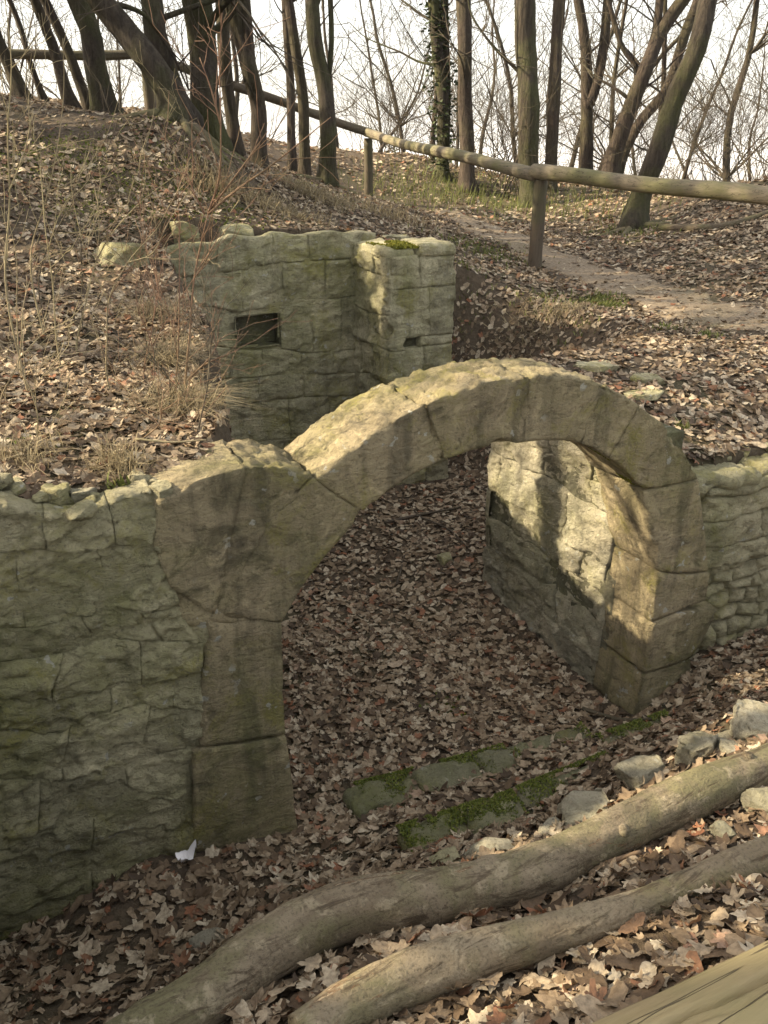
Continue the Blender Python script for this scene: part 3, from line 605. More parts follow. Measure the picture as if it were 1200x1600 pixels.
# ------------------------------------------------------------------ leaf geometry
def leaf_shape(kind, sd):
    """dry leaf: lobed (maple) or oval outline, rolled along the midrib; returns verts, tris. kind 0 near, 1 mid, 2 far"""
    r = np.random.default_rng(sd); oval = r.random() < .38
    n = (26, 10, 6, 16)[kind]; ang = np.linspace(-np.pi/2, 1.5*np.pi, n, endpoint=False); xs = 1.
    if oval: rad = .62+.42*np.abs(np.sin(ang))**2.2; xs = .72
    else:
        rad = np.full(n, .46)
        for a0, l0 in ((90, .6), (38, .5), (142, .5), (-18, .28), (198, .28)): dd = np.abs((ang-R(a0)+np.pi) % (2*np.pi)-np.pi); rad = np.maximum(rad, .46+l0*np.exp(-(dd/R(19))**2))
    rad = rad*r.uniform(.9, 1.1, n)
    if r.random() < .35: q = r.integers(0, n); rad[np.arange(q, q+n//4) % n] *= r.uniform(.45, .7)          # torn edge
    x = rad*np.cos(ang)*.55*xs; y = rad*np.sin(ang)*.55; O2 = np.c_[x, y]
    if kind == 0: P = np.concatenate([[[0, -.02]], O2*.55, O2]); T = [(0, 1+i, 1+(i+1) % n) for i in range(n)]+[t for i in range(n) for t in ((1+i, n+1+i, n+1+(i+1) % n), (1+i, n+1+(i+1) % n, 1+(i+1) % n))]
    else: P = np.concatenate([[[0, -.02]], O2]); T = [(0, 1+i, 1+(i+1) % n) for i in range(n)]
    P = np.c_[P, np.zeros(len(P))]; cu = r.uniform(-.6, 1.5); cv = r.uniform(-.6, .9); tw = r.uniform(-.6, .6)
    P[:, 2] = cu*P[:, 0]**2*1.2+cv*P[:, 1]**2+tw*P[:, 0]*P[:, 1]+.10*np.abs(P[:, 0])*r.uniform(-1, 1)+r.normal(0, .028, len(P))*(np.arange(len(P)) > n*.5)
    return P, np.array(T)
def scatter_leaves(name, x, y, z, nrm, size, kind, parent=None, nvar=14, seed=3):
    r = np.random.default_rng(seed); n = len(x); shapes = [leaf_shape(kind, seed*100+i) for i in range(nvar)]
    k = len(shapes[0][0]); T0 = shapes[0][1]; PV = np.array([s[0] for s in shapes]); var = r.integers(0, nvar, n)
    th = r.uniform(0, 2*np.pi, n); nn = nrm+r.normal(0, .24, (n, 3)); nn[:, 2] = np.abs(nn[:, 2])+.05; nn /= np.linalg.norm(nn, axis=1, keepdims=True)
    a = np.stack([np.cos(th), np.sin(th), np.zeros(n)], -1); a = a-nn*np.sum(a*nn, 1, keepdims=True); a /= np.linalg.norm(a, axis=1, keepdims=True); b_ = np.cross(nn, a)
    L = PV[var]*size[:, None, None]; fl = np.where(r.random(n) < .4, -1., 1.)
    V = np.stack([x, y, z], -1)[:, None]+L[..., :1]*a[:, None]+L[..., 1:2]*b_[:, None]+(L[..., 2:]*fl[:, None, None])*nn[:, None]
    T = T0[None]+(np.arange(n)*k)[:, None, None]; rnd = np.repeat(r.random(n), len(T0))
    o = link(name, mesh_data(name, V.reshape(-1, 3), T=T.reshape(-1, 3), mat=M['leaf'], smooth=(kind in (0, 3)), attr={'rnd': rnd, 'solo': np.zeros(len(rnd))}), parent)
    return o
def slope_normal(x, y):
    e = .03; h0 = Hbase(x, y); dx = (Hbase(x+e, y)-h0)/e; dy = (Hbase(x, y+e)-h0)/e; n = np.stack([-dx, -dy, np.ones_like(dx)], -1); return n/np.linalg.norm(n, axis=1, keepdims=True), np.hypot(dx, dy)
WALLBOX = [(UL-.33, .3, -.12, .33), (-.35, .02, -.06, .36), (SPAN-.03, SPAN+.32, -.03, JE+.02), (2.2, 4.7, .04, .16), (pc0-.02, pc1+.03, PWF-.06, WB+.3), (-.1, pc1, WB-.05, WB+.3), (UL-.3, UL+.03, -1.5, 0.)]
def scatter_ring(r0, r1, dens, seed, half=52, clip=None):
    r = np.random.default_rng(seed); A = R(2*half)/2*(r1*r1-r0*r0); n = int(A*dens)
    rr = np.sqrt(r.uniform(r0*r0, r1*r1, n)); th = r.uniform(-R(half), R(half), n); x = rr*np.sin(th); y = rr*np.cos(th)
    nrm, sl_ = slope_normal(x, y); keep = r.random(n) < np.clip(1.7-sl_*.4, 0.6, 1)
    u, w = uw(x, y)
    for a0, a1, b0, b1 in WALLBOX[:]: keep &= ~((u > a0) & (u < a1) & (w > b0) & (w < b1) & (inside(x, y) < .03) & ((Hbase(x, y) < -.2) | (sl_ > 2.5)))
    pd = path_dist(x, y); keep &= r.random(n) < np.where(pd < 1.3, np.clip(.22+.9*(pd-.55), .22, 1), 1)
    P = np.stack([x, y, np.zeros_like(x)], -1); thin = fbm(P, 1.1, 3, 77); keep &= r.random(n) < np.clip(1.1+1.2*(thin+.12), .3, 1)
    mo = np.clip((y-4.2)/3, 0, 1)*np.clip((.5-x)/1.5, 0, 1); keep &= r.random(n) > mo*np.clip(.42+1.3*fbm(P, 1.7, 3, 99), 0, .9)
    x, y, nrm = x[keep], y[keep], nrm[keep]; z = H(x, y)+r.uniform(.003, .026, len(x))*np.clip(1-.03*rr[keep], .3, 1); return x, y, z, nrm
x, y, z, nr = scatter_ring(.9, 2.6, 1300, 1); sz = .03+.075*RNG.beta(1.6, 2., len(x))
# the leaves that show largest lie singly; the rest of the litter is one mass
d2 = np.stack([x, y, z-CAMZ], -1); dep = d2[:, 1]*CP-d2[:, 2]*SP; sx = 600+FPX*d2[:, 0]/dep; sy = 800-FPX*(d2[:, 1]*SP+d2[:, 2]*CP)/dep
inv = (sx > -20) & (sx < 1220) & (sy > 0) & (sy < 1620); order = np.argsort(np.where(inv, dep/sz, 1e9)); solo = order[:290]; rest = np.setdiff1d(np.arange(len(x)), solo)
scatter_leaves('leaf_litter', x[rest], y[rest], z[rest], nr[rest], sz[rest], 0, seed=1)['kind'] = 'stuff'
lm = []
for i in range(16):
    P, T = leaf_shape(0, 900+i); lm.append(mesh_data('leaf', P, T=T, mat=M['leaf'], smooth=True, attr={'rnd': np.full(len(T), i/16), 'solo': np.ones(len(T))}))
for q in solo:
    o = link('leaf', lm[q % 16], None); n_ = Vector(nr[q]+RNG.normal(0, .2, 3)); n_.z = abs(n_.z)+.1
    o.rotation_euler = (n_.to_track_quat('Z', 'Y') @ Vector((0, 0, 1)).rotation_difference(Vector((0, 0, 1)))).to_euler(); o.rotation_euler.rotate_axis('Z', random.uniform(0, 6.28))
    o.location = (x[q], y[q], z[q]+.01); s = float(sz[q])*1.05; o.scale = (s, s, s); o.parent = ground
obs = []
for r0, r1, dn, kd, sd, s0, s1 in ((2.6, 4.6, 1700, 3, 2, .025, .09), (4.6, 8.0, 1050, 1, 3, .03, .09), (8., 13., 460, 1, 4, .045, .105), (13., 24., 130, 2, 5, .07, .13)):
    x, y, z, nr = scatter_ring(r0, r1, dn, sd); o = scatter_leaves('leaf_litter', x, y, z, nr, s0+(s1-s0)*RNG.beta(1.6, 1.9, len(x)), kd, seed=sd); o['kind'] = 'stuff'

# ------------------------------------------------------------------ tubes, trees
def tube(P, rad, k=10, cap=True):
    P = np.asarray(P, float); n = len(P); rad = np.asarray(rad, float); T = np.gradient(P, axis=0); T /= np.maximum(np.linalg.norm(T, axis=1, keepdims=True), 1e-9)
    a = np.cross(T[0], (0.3, 1, .1)); a /= np.linalg.norm(a); V = []; th = np.arange(k)*2*np.pi/k
    for i in range(n):
        a = a-T[i]*np.dot(a, T[i]); a /= np.linalg.norm(a); b_ = np.cross(T[i], a); V.append(P[i]+rad[i]*(np.cos(th)[:, None]*a+np.sin(th)[:, None]*b_))
    V = np.concatenate(V); idx = np.arange(n*k).reshape(n, k); nx_ = np.roll(idx, -1, 1); Q = np.stack([idx[:-1], nx_[:-1], nx_[1:], idx[1:]], -1).reshape(-1, 4); T3 = np.zeros((0, 3), int)
    if cap:
        V = np.concatenate([V, [P[0], P[-1]]]); c0, c1 = n*k, n*k+1; j = np.arange(k); T3 = np.concatenate([np.stack([np.full(k, c0), nx_[0], idx[0]], -1), np.stack([np.full(k, c1), idx[-1], nx_[-1]], -1)])
    return V, Q, T3
def smooth_path(P, n):
    P = np.asarray(P, float); d = np.r_[0, np.cumsum(np.linalg.norm(np.diff(P, axis=0), axis=1))]; s = np.linspace(0, d[-1], n)
    # Catmull-Rom through the points
    m = np.gradient(P, d, axis=0) if len(P) > 2 else np.tile((P[-1]-P[0])/d[-1], (len(P), 1)); i = np.clip(np.searchsorted(d, s, 'right')-1, 0, len(P)-2); h = (d[i+1]-d[i])[:, None]; t = (s-d[i])[:, None]/h
    return (2*t**3-3*t**2+1)*P[i]+(t**3-2*t**2+t)*h*m[i]+(-2*t**3+3*t**2)*P[i+1]+(t**3-t**2)*h*m[i+1]
def tube_obj(name, P, rad, mat, parent=None, k=10, n=None, rough=.06, rs=6.):
    n = n or max(4, len(P)*4); Ps = smooth_path(P, n); rr = np.interp(np.linspace(0, 1, n), np.linspace(0, 1, len(rad)), rad)
    V, Q, T = tube(Ps, rr, k); c = np.repeat(Ps, k, 0); m_ = n*k; dd = V[:m_]-c; V[:m_] = c+dd*(1+rough*fbm(V[:m_], rs, 3, 8)+rough*.5*fbm(V[:m_]*np.array((1, 1, .4)), rs*4, 2, 9))[:, None]
    return link(name, mesh_data(name, V, Q, T, mat=mat), parent)
def segs_mesh(name, segs, mat, parent=None, k=3):
    if not len(segs): return None
    A = np.array([s[0] for s in segs]); B = np.array([s[1] for s in segs]); r0 = np.array([s[2] for s in segs]); r1 = np.array([s[3] for s in segs]); n = len(A)
    d = B-A; d /= np.maximum(np.linalg.norm(d, axis=1, keepdims=True), 1e-9); h = np.where(np.abs(d[:, 2:]) > .9, np.array([[1., 0, 0]]), np.array([[0, 0, 1.]])); a = np.cross(d, h); a /= np.linalg.norm(a, axis=1, keepdims=True); b_ = np.cross(d, a)
    th = np.arange(k)*2*np.pi/k; off = np.cos(th)[None, :, None]*a[:, None]+np.sin(th)[None, :, None]*b_[:, None]
    V = np.concatenate([A[:, None]+off*r0[:, None, None], B[:, None]+off*r1[:, None, None]], 1).reshape(-1, 3)
    j = np.arange(k); q = np.stack([j, (j+1) % k, (j+1) % k+k, j+k], -1); Q = (q[None]+(np.arange(n)*2*k)[:, None, None]).reshape(-1, 4)
    return link(name, mesh_data(name, V, Q, mat=mat), parent)
def unit(v): v = np.asarray(v, float); return v/max(np.linalg.norm(v), 1e-9)
def grow(segs, p, d, length, r, lev, rg, up=.12, wig=.22, nseg=6, kids=3, rmin=.0022):
    sl_ = length/nseg; pts = []
    for i in range(nseg):
        r1 = max(r*(1-.75/nseg*(1 if lev else .8)), rmin); d = unit(d+rg.normal(0, wig, 3)*.6+np.array((0, 0, up))*.5); q = p+d*sl_; segs.append((p, q, r, r1)); p = q; r = r1; pts.append((p, d, r))
    if lev <= 0: return
    for c in range(kids):
        pp, dd, rr = pts[rg.integers(1, nseg)]; ax_ = unit(np.cross(dd, rg.normal(size=3))); ang = rg.uniform(.45, 1.0); nd_ = dd*math.cos(ang)+ax_*math.sin(ang)
        grow(segs, pp, nd_, length*rg.uniform(.45, .7), max(rr*.62, rmin), lev-1, rg, up, wig, max(3, nseg-1), kids, rmin)
def trunk_path(px, D, dz=0.):
    P = [ony(x, y, D) for x, y in px]; rg = np.random.default_rng(int(px[0][0]*7+px[0][1])); return [p+np.array((0, rg.normal(0, .05), 0)) for p in P]
def tree(px, wpx, D, label, mat='bark', extra=5.0, stems=(), limbs=5, seed=0, roots=0, flare=.7, name='tree', twl=2, limb_lo=0., cat='tree'):
    """px: trunk pixels from base up; wpx widths in pixels at base and top; D distance"""
    rg = np.random.default_rng(seed+1000); P = trunk_path(px, D); b0 = P[0]; zg = gz(b0[0], b0[1]); hid = b0[2]-zg
    base = np.array((b0[0], b0[1], zg-.12))
    if hid > .15:
        d = P[0]-P[1]; d = d/abs(d[2])*(hid); base = np.array((b0[0]+d[0]*.6, b0[1], 0)); base[2] = gz(base[0], base[1])-.12
    dep = D/ray(*px[0])[1]; r0 = wpx[0]/2*dep/FPX; r1 = wpx[1]/2*dep/FPX
    if base[2] < P[0][2]-.1: P = [base]+P
    else: P[0] = np.array((P[0][0], P[0][1], base[2]))
    d = unit(P[-1]-P[-2]); top = P[-1]+unit(d+np.array((0, 0, .6)))*extra; P2 = P+[P[-1]+d*extra*.35+np.array((0, 0, .05)), top]
    t = thing(name, (base[0], base[1], base[2]+.12), label, cat)
    n = 48; Ps = smooth_path(P2, n); hgt = Ps[:, 2]-Ps[0, 2]-.12; vis = (P[-1][2]-P[0][2])
    rr = np.interp(hgt, [0, max(vis, .5), vis+extra], [r0, r1, r1*.5])*(1+flare*np.exp(-np.clip(hgt, 0, 9)/.16))
    k = 26; V, Q, T = tube(Ps, rr, k); c = np.repeat(Ps, k, 0); m_ = n*k; dd = V[:m_]-c
    V[:m_] = c+dd*(1+.10*fbm(V[:m_]*np.array((1, 1, .35)), 5, 3, seed)+.06*fbm(V[:m_]*np.array((1, 1, .3)), 18, 2, seed+3)-.10*(1-np.abs(fbm(V[:m_]*np.array((1, 1, .12)), 26, 2, seed+4)))**3+.35*np.clip(1-np.repeat(hgt, k)/.25, 0, 1)*fbm(V[:m_]*np.array((1, 1, .05)), 9, 1, seed+5))[:, None]
    link('trunk', mesh_data('trunk', V, Q, T, mat=M[mat]), t)
    for sp, sw_ in stems:
        SPt = [ony(x, y, D+.02) for x, y in sp]; dd_ = unit(SPt[-1]-SPt[-2]); SPt.append(SPt[-1]+unit(dd_+np.array((0, .1, .5)))*extra*.8); rs_ = [w/2*dep/FPX for w in sw_]; tube_obj('limb', SPt, rs_+[rs_[-1]*.5], M[mat], t, 9, 22)
    segs = []
    for i in range(limbs):
        f = rg.uniform(limb_lo, 1); j = int(f*(n-2)*.92+n*.06); j = min(j, n-2)
        if hgt[j] < .9: j = int(n*.45)
        a = rg.uniform(0, 2*np.pi); dd_ = unit((math.cos(a), math.sin(a)*.8, rg.uniform(.2, 1.0))); L = rg.uniform(1.0, 2.4); rb = max(.012, rr[j]*rg.uniform(.14, .3))
        pts = [Ps[j]]; q = Ps[j].copy(); e = dd_.copy()
        for s_ in range(5): e = unit(e+rg.normal(0, .22, 3)+np.array((0, 0, .12))); q = q+e*L/5; pts.append(q.copy())
        lo_ = tube_obj('limb', pts, [rb, rb*.8, rb*.65, rb*.5, rb*.38, rb*.25], M[mat], t, 6, 14); segs = []
        for s_ in range(6): grow(segs, pts[rg.integers(2, 6)], unit(rg.normal(size=3)+np.array((0, 0, .4))), L*.5, rb*.35, twl-1, rg, rmin=.004)
        stuff(segs_mesh('twigs', segs, M['twig'], lo_))
    for i in range(roots):
        a = rg.uniform(-2.8, .2) if i else -.3; pts = []; q = np.array((base[0], base[1])); 
        for s_ in range(6):
            a += rg.normal(0, .25); q = q+np.array((math.cos(a), math.sin(a)))*rg.uniform(.12, .2); pts.append((q[0], q[1], gz(q[0], q[1])+.02-.012*s_))
        pts = [np.array((base[0], base[1], base[2]+.16))]+[np.array(p) for p in pts]; tube_obj('root', pts, [r0*.5, r0*.36, r0*.28, .035, .028, .02, .012], M['root'], t, 7, 22, .15)
    return t
tree([(40, 180), (20, 118), (0, 68), (-28, 0)], (20, 17), 11, 'slanting slim tree trunk at the far left edge', 'bark2', seed=1, limbs=3)
tree([(75, 172), (50, 95), (28, 32), (15, 0)], (9, 8), 13, 'very thin bare tree, second from the left edge', 'bark2', seed=2, limbs=4)
tree([(122, 180), (95, 115), (80, 75), (55, 0)], (16, 15), 12, 'brown tree trunk tilting left, third from the left edge', 'bark2', seed=3, limbs=3)
tree([(150, 190), (125, 125), (100, 65), (72, 0)], (16, 14), 11.5, 'slim trunk tilting left, just left of the thick dark trunk', 'bark2', seed=4, limbs=3)
tree([(172, 192), (155, 125), (137, 40), (120, 0)], (34, 32), 11, 'thick dark trunk left of the railing corner post', 'bark', seed=5, limbs=4, stems=[([(150, 80), (128, 30), (112, 0)], (14, 12))])
tree([(276, 192), (266, 150), (235, 95), (190, 45), (155, 0)], (44, 36), 9.25, 'mossy trunk bending left over the exposed roots on the mound', 'bark', seed=6, roots=5, limbs=3)
tree([(284, 190), (262, 125), (246, 60), (237, 0)], (36, 32), 9.9, 'straight trunk crossing behind the bent mossy trunk', 'bark', seed=7, limbs=3)
tree([(326, 192), (322, 150), (316, 90), (308, 0)], (42, 46), 10.4, 'broad upright trunk on the mound, thickest of the left group', 'bark', seed=8, limbs=4, roots=2)
tree([(366, 216), (356, 150), (350, 80), (345, 0)], (20, 19), 11.6, 'narrow trunk close to the right of the broadest trunk', 'bark2', seed=9, limbs=3)
tree([(404, 226), (402, 165), (392, 115), (378, 65), (362, 0)], (24, 26), 10.8, 'forked trunk behind the railing, right of the broadest trunk', 'bark2', seed=10, limbs=3, stems=[([(395, 125), (389, 70), (383, 0)], (16, 14))])
tree([(456, 216), (453, 130), (450, 70), (446, 0)], (14, 13), 13.5, 'slim trunk behind the railing, left one of a close pair', 'bark2', seed=11, limbs=4)
tree([(476, 240), (473, 150), (463, 80), (450, 0)], (17, 15), 12.8, 'slim trunk behind the railing, right one of a close pair', 'bark2', seed=12, limbs=4)
tree([(511, 288), (513, 200), (505, 125), (493, 65), (487, 0)], (25, 21), 12, 'green mossy trunk whose foot shows below the railing on the mound', 'bark', seed=13, limbs=4, stems=[([(513, 130), (518, 60), (516, 0)], (8, 7))], roots=2)
t14 = tree([(690, 276), (692, 225), (692, 150), (683, 75), (678, 0)], (19, 18), 16.5, 'ivy-clad trunk standing left of the centre', 'bark', seed=14, limbs=4, stems=[([(696, 230), (698, 150), (695, 60), (694, 0)], (13, 12))])
tree([(730, 240), (728, 170), (726, 90), (725, 0)], (23, 22), 16, 'straight upright trunk right of the ivy-clad one', 'bark2', seed=15, limbs=4)
tree([(831, 322), (826, 250), (825, 160), (822, 60), (821, 0)], (33, 30), 15.3, 'tall straight ridged trunk behind the nearer railing post', 'bark', seed=16, limbs=3, roots=2)
tree([(860, 262), (864, 180), (870, 80), (876, 0)], (20, 18), 16.5, 'straight dark trunk right of the ridged one', 'bark2', seed=17, limbs=4)
tree([(915, 268), (917, 205), (919, 150), (914, 60), (904, 0)], (24, 14), 18, 'tree dividing into two upright stems', 'bark2', seed=18, limbs=5, stems=[([(918, 170), (930, 140), (941, 90), (950, 0)], (16, 12))])
tree([(953, 274), (966, 220), (985, 165), (1005, 110), (1035, 45), (1066, 0)], (28, 18), 17, 'branching tree leaning right with a side limb', 'bark2', seed=19, limbs=5, stems=[([(1012, 95), (1026, 45), (1031, 0)], (13, 10)), ([(1000, 120), (990, 95), (975, 80), (962, 40)], (8, 5))])
tree([(966, 268), (998, 197), (1040, 140), (1065, 65), (1092, 0)], (17, 14), 17.6, 'crooked thinner tree leaning right behind the largest leaner', 'bark2', seed=20, limbs=5)
tree([(986, 371), (1000, 315), (1025, 240), (1050, 165), (1090, 65), (1108, 0)], (34, 27), 11.6, 'big bare trunk leaning right behind the sunlit rail', 'bark', seed=21, limbs=3, roots=4)
# ivy on the clad trunk
def blades(name, base, h, wd, n, mat, parent=None, lean=.5, seed=0, droop=.35, dirv=None):
    """tufts of tapering blades; base (n,3)"""
    r = np.random.default_rng(seed); base = np.asarray(base, float); n = len(base); a = r.uniform(0, 2*np.pi, n); ln = r.uniform(.1, lean, n); hh = h*r.uniform(.5, 1.15, n)
    d = np.stack([np.cos(a)*ln, np.sin(a)*ln, np.ones(n)], -1)
    if dirv is not None: d = d+np.asarray(dirv)
    d /= np.linalg.norm(d, axis=1, keepdims=True); sd = np.stack([-np.sin(a), np.cos(a), np.zeros(n)], -1)*(wd/2)
    p1 = base+d*hh[:, None]*.5; hz_ = d*np.array((1, 1, 0)); p2 = base+d*hh[:, None]*.95+hz_*(hh*droop)[:, None]; p2[:, 2] -= hh*droop*.55
    V = np.stack([base-sd, base+sd, p1-sd*.8, p1+sd*.8, p2], 1).reshape(-1, 3); o5 = (np.arange(n)*5)[:, None]
    Q = np.array([[0, 1, 3, 2]])+o5; T = np.array([[2, 3, 4]])+o5; rn = r.random(n)
    return link(name, mesh_data(name, V, Q, T, mat=mat, smooth=False, attr={'rnd': np.r_[rn, rn]}), parent)
iv = []
r_ = np.random.default_rng(4)
for i in range(800):
    f = r_.random(); px_ = np.interp(f, [0, .3, .6, 1], [691, 692, 687, 678])+r_.normal(0, 4); p = ony(px_, 275-f*290, 16.5); a = r_.uniform(0, 6.28); rad = .13+abs(r_.normal(0, .07))*(1.3 if .25 < f < .6 else .6); iv.append(p+np.array((math.cos(a)*rad, math.sin(a)*rad, 0)))
iv = np.array(iv); stuff(blades('ivy', iv, .09, .07, len(iv), M['ivy'], t14, lean=2.5, seed=5))

# thin trees further down the slope: built once each, copied
protos = []
for k in range(5):
    rg = np.random.default_rng(300+k); segs = []; P = [np.array((0, 0, -.3))]; d = np.array((0, 0, 1.)); hgt = rg.uniform(7, 10)
    for i in range(8): d = unit(d+rg.normal(0, .13, 3)+np.array((0, 0, .1))); P.append(P[-1]+d*hgt/8)
    rb = rg.uniform(.06, .10); rad = [rb*(1-.1*i) for i in range(9)]
    t = thing('background_tree', (0, 0, 0), 'thin bare tree on the falling slope behind the wood edge', 'tree', 'thin bare trees behind the wood edge')
    tube_obj('trunk', P, rad, M['bark2'], t, 6, 20)
    for i in range(32):
        j = rg.integers(1, 9); a = rg.uniform(0, 6.28); grow(segs, P[j], unit((math.cos(a), math.sin(a), rg.uniform(.3, 1.2))), rg.uniform(1.2, 2.8), rad[j]*.4, 2, rg, rmin=.0035, kids=3)
    stuff(segs_mesh('twigs', segs, M['twig'], t)); protos.append(t)
def copy_tree(t, loc, rz, s, twigs=True):
    c = t.copy(); COL.objects.link(c); c.location = loc; c.rotation_euler = (0, 0, rz); c.scale = (s, s, s)
    for ch in t.children:
        if not twigs and ch.name.startswith('twigs'): continue
        q = ch.copy(); COL.objects.link(q); q.parent = c
    return c
used = 0; rg = np.random.default_rng(77)
for i in range(36):
    px_ = -60+1340*(i+.5+rg.uniform(-.4, .4))/36; D = rg.uniform(17.5, 34); p = ony(px_, 246, D); zg = gz(p[0], p[1])
    if i < 5: c = protos[i]; c.location = (p[0], p[1], zg); c.rotation_euler = (0, 0, rg.uniform(0, 6.28)); s = rg.uniform(.7, 1.1); c.scale = (s, s, s)
    else: copy_tree(protos[i % 5], (p[0], p[1], zg), rg.uniform(0, 6.28), rg.uniform(.7, 1.15))
# low bare bushes along the wood edge
bp = []
for k in range(3):
    rg2 = np.random.default_rng(400+k); segs = []
    for i in range(9): a = rg2.uniform(0, 6.28); grow(segs, np.array((rg2.normal(0, .12), rg2.normal(0, .12), -.05)), unit((math.cos(a)*.5, math.sin(a)*.5, 1)), rg2.uniform(1.0, 2.2), .010, 2, rg2, rmin=.003, kids=4, up=.15)
    t = thing('bare_bush', (0, 0, 0), 'bare twiggy bush at the wood edge beyond the railing', 'bush', 'bare bushes along the wood edge'); stuff(segs_mesh('twigs', segs, M['twig'], t)); bp.append(t)
for i in range(24):
    px_ = 560+(i % 20)*34+rg.uniform(-15, 15) if i < 20 else rg.uniform(20, 300); D = rg.uniform(14.5, 21) if i < 20 else rg.uniform(13, 17); p = ony(px_, 246, D); zg = gz(p[0], p[1]); s = rg.uniform(.6, 1.2)
    if i < 3: c = bp[i]; c.location = (p[0], p[1], zg); c.scale = (s, s, s)
    else: copy_tree(bp[i % 3], (p[0], p[1], zg), rg.uniform(0, 6.28), s)
# unseen bare trees added left of the view to dapple the sunlight
rg = np.random.default_rng(5)
for k, (x_, y_, sc_) in enumerate(((-5.2, 4.2, 1.7), (-6, 6.2, 1.6), (-7.2, 7.8, 1.7), (-8.4, 5.9, 1.9), (-9.6, 8.8, 1.8), (-10.6, 6.8, 1.9), (-12, 10, 1.8), (-14, 5.6, 1.8), (-8.6, 10.6, 1.7), (-11, 12.5, 1.7), (-15, 8, 1.8), (-4.6, .75, 1.8), (-5.8, 1.3, 1.7), (-7, .9, 1.9), (-8.4, 1.7, 1.8), (-6.4, .3, 1.7), (-9.5, .6, 1.9), (-6.6, 9.2, 1.6), (-5.6, 8.4, 1.4), (-6.5, 10.4, 1.5), (-7.6, 11.8, 1.6), (-9.2, 7.4, 1.8), (-5.4, 7.0, 1.3), (-8, 9.8, 1.6), (-5.2, 5.4, 1.2), (-3.9, 2.4, .75), (-5.0, 1.0, 1.1), (-7.6, .4, 1.5), (-5.6, 2.9, .8), (-4.2, 1.6, .8))):
    c = copy_tree(protos[k % 5], (x_, y_, gz(x_, y_)-.1), rg.uniform(0, 6.28), sc_, k in (1, 2, 3, 4, 8, 9, 12, 13) or k > 16); c['label'] = 'bare tree outside the left edge of the view, added to cast shade'; c['group'] = 'added shade trees left of the view'

# ------------------------------------------------------------------ railing of round poles
rl = thing('pole_railing', gp(835, 420), 'pole railing of round rails on posts running past the pit', 'railing')
def crack_field(th, ss, seed, count, wmul=1., dmul=1.):
    rg = np.random.default_rng(seed); cr = 0
    for q in range(count):
        th0 = rg.uniform(0, 6.28); z0 = ss*0+seed*1.7+q; t0 = th0+.16*vnoise(np.stack([ss*2.2, z0, z0*0], -1))+.04*vnoise(np.stack([ss*24, z0, z0*0], -1)); gate = np.clip(vnoise(np.stack([ss*3.3, z0*3.3, z0*0], -1))*3+.9, 0, 1)
        cr = cr+rg.uniform(.6, 1.2)*dmul*gate*np.clip(1-np.abs((th-t0+np.pi) % (2*np.pi)-np.pi)/(rg.uniform(.7, 1.3)*wmul), 0, 1)
    return cr
def rail(a, b_, ra, rb, mat, sag=0., seed=0):
    a = np.array(a); b_ = np.array(b_); n, k = 60, 40; s = np.linspace(0, 1, n)[:, None]; P = a*(1-s)+b_*s
    P = P+np.stack([0*s[:, 0], .015*np.sin(s[:, 0]*5+seed), sag*np.sin(np.pi*s[:, 0])+.014*np.sin(s[:, 0]*9+seed)], -1); V, Q, T = tube(P, np.linspace(ra, rb, n)*(1+.05*np.sin(np.linspace(0, 11, n)+seed)), k)
    c = np.repeat(P, k, 0); m_ = n*k; th = np.tile(np.arange(k)/k*2*np.pi, n); ss = np.repeat(np.linspace(0, 1, n), k)
    V[:m_] = c+(V[:m_]-c)*(1+.10*fbm(V[:m_], 4, 4, seed)+.12*np.clip(fbm(V[:m_], 5, 2, seed+7)-.4, 0, 1)-crack_field(th, ss, seed+3, 5, .16, .16))[:, None]
    return link('rail', mesh_data('rail', V, Q, T, mat=mat), rl)
def post(px0, py0, py1, D, r, mat):
    b_ = ony(px0, py0, D); t = ony(px0+(600-px0)*-.0, py1, D); zb = min(gz(b_[0], b_[1]), b_[2])-.25; t = np.array((b_[0], b_[1], t[2])); tube_obj('post', [np.array((b_[0], b_[1], zb)), .5*(t+np.array((b_[0], b_[1], zb))), t], [r*1.05, r, r*.96], mat, rl, 12, 12, .05); return t
D1 = float(gp(835, 420)[1]); D2 = 14.3; D3 = 13.2
p1 = post(835, 420, 276, D1, .078, M['post']); p2 = post(576, 315, 216, D2, .075, M['post']); p3 = post(238, 190, 86, D3, .085, M['post'])
a1 = ony(832, 272, D1); rail(ony(834, 270, D1+.0), ony(1330, 326, 7.0), .078, .074, M['railwood'], .02, 1)
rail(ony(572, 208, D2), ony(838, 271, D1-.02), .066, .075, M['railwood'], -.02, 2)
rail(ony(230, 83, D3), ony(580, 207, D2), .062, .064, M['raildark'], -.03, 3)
rail(ony(-160, 88, D3-.8), ony(236, 84, D3), .062, .062, M['raildark'], 0, 4)

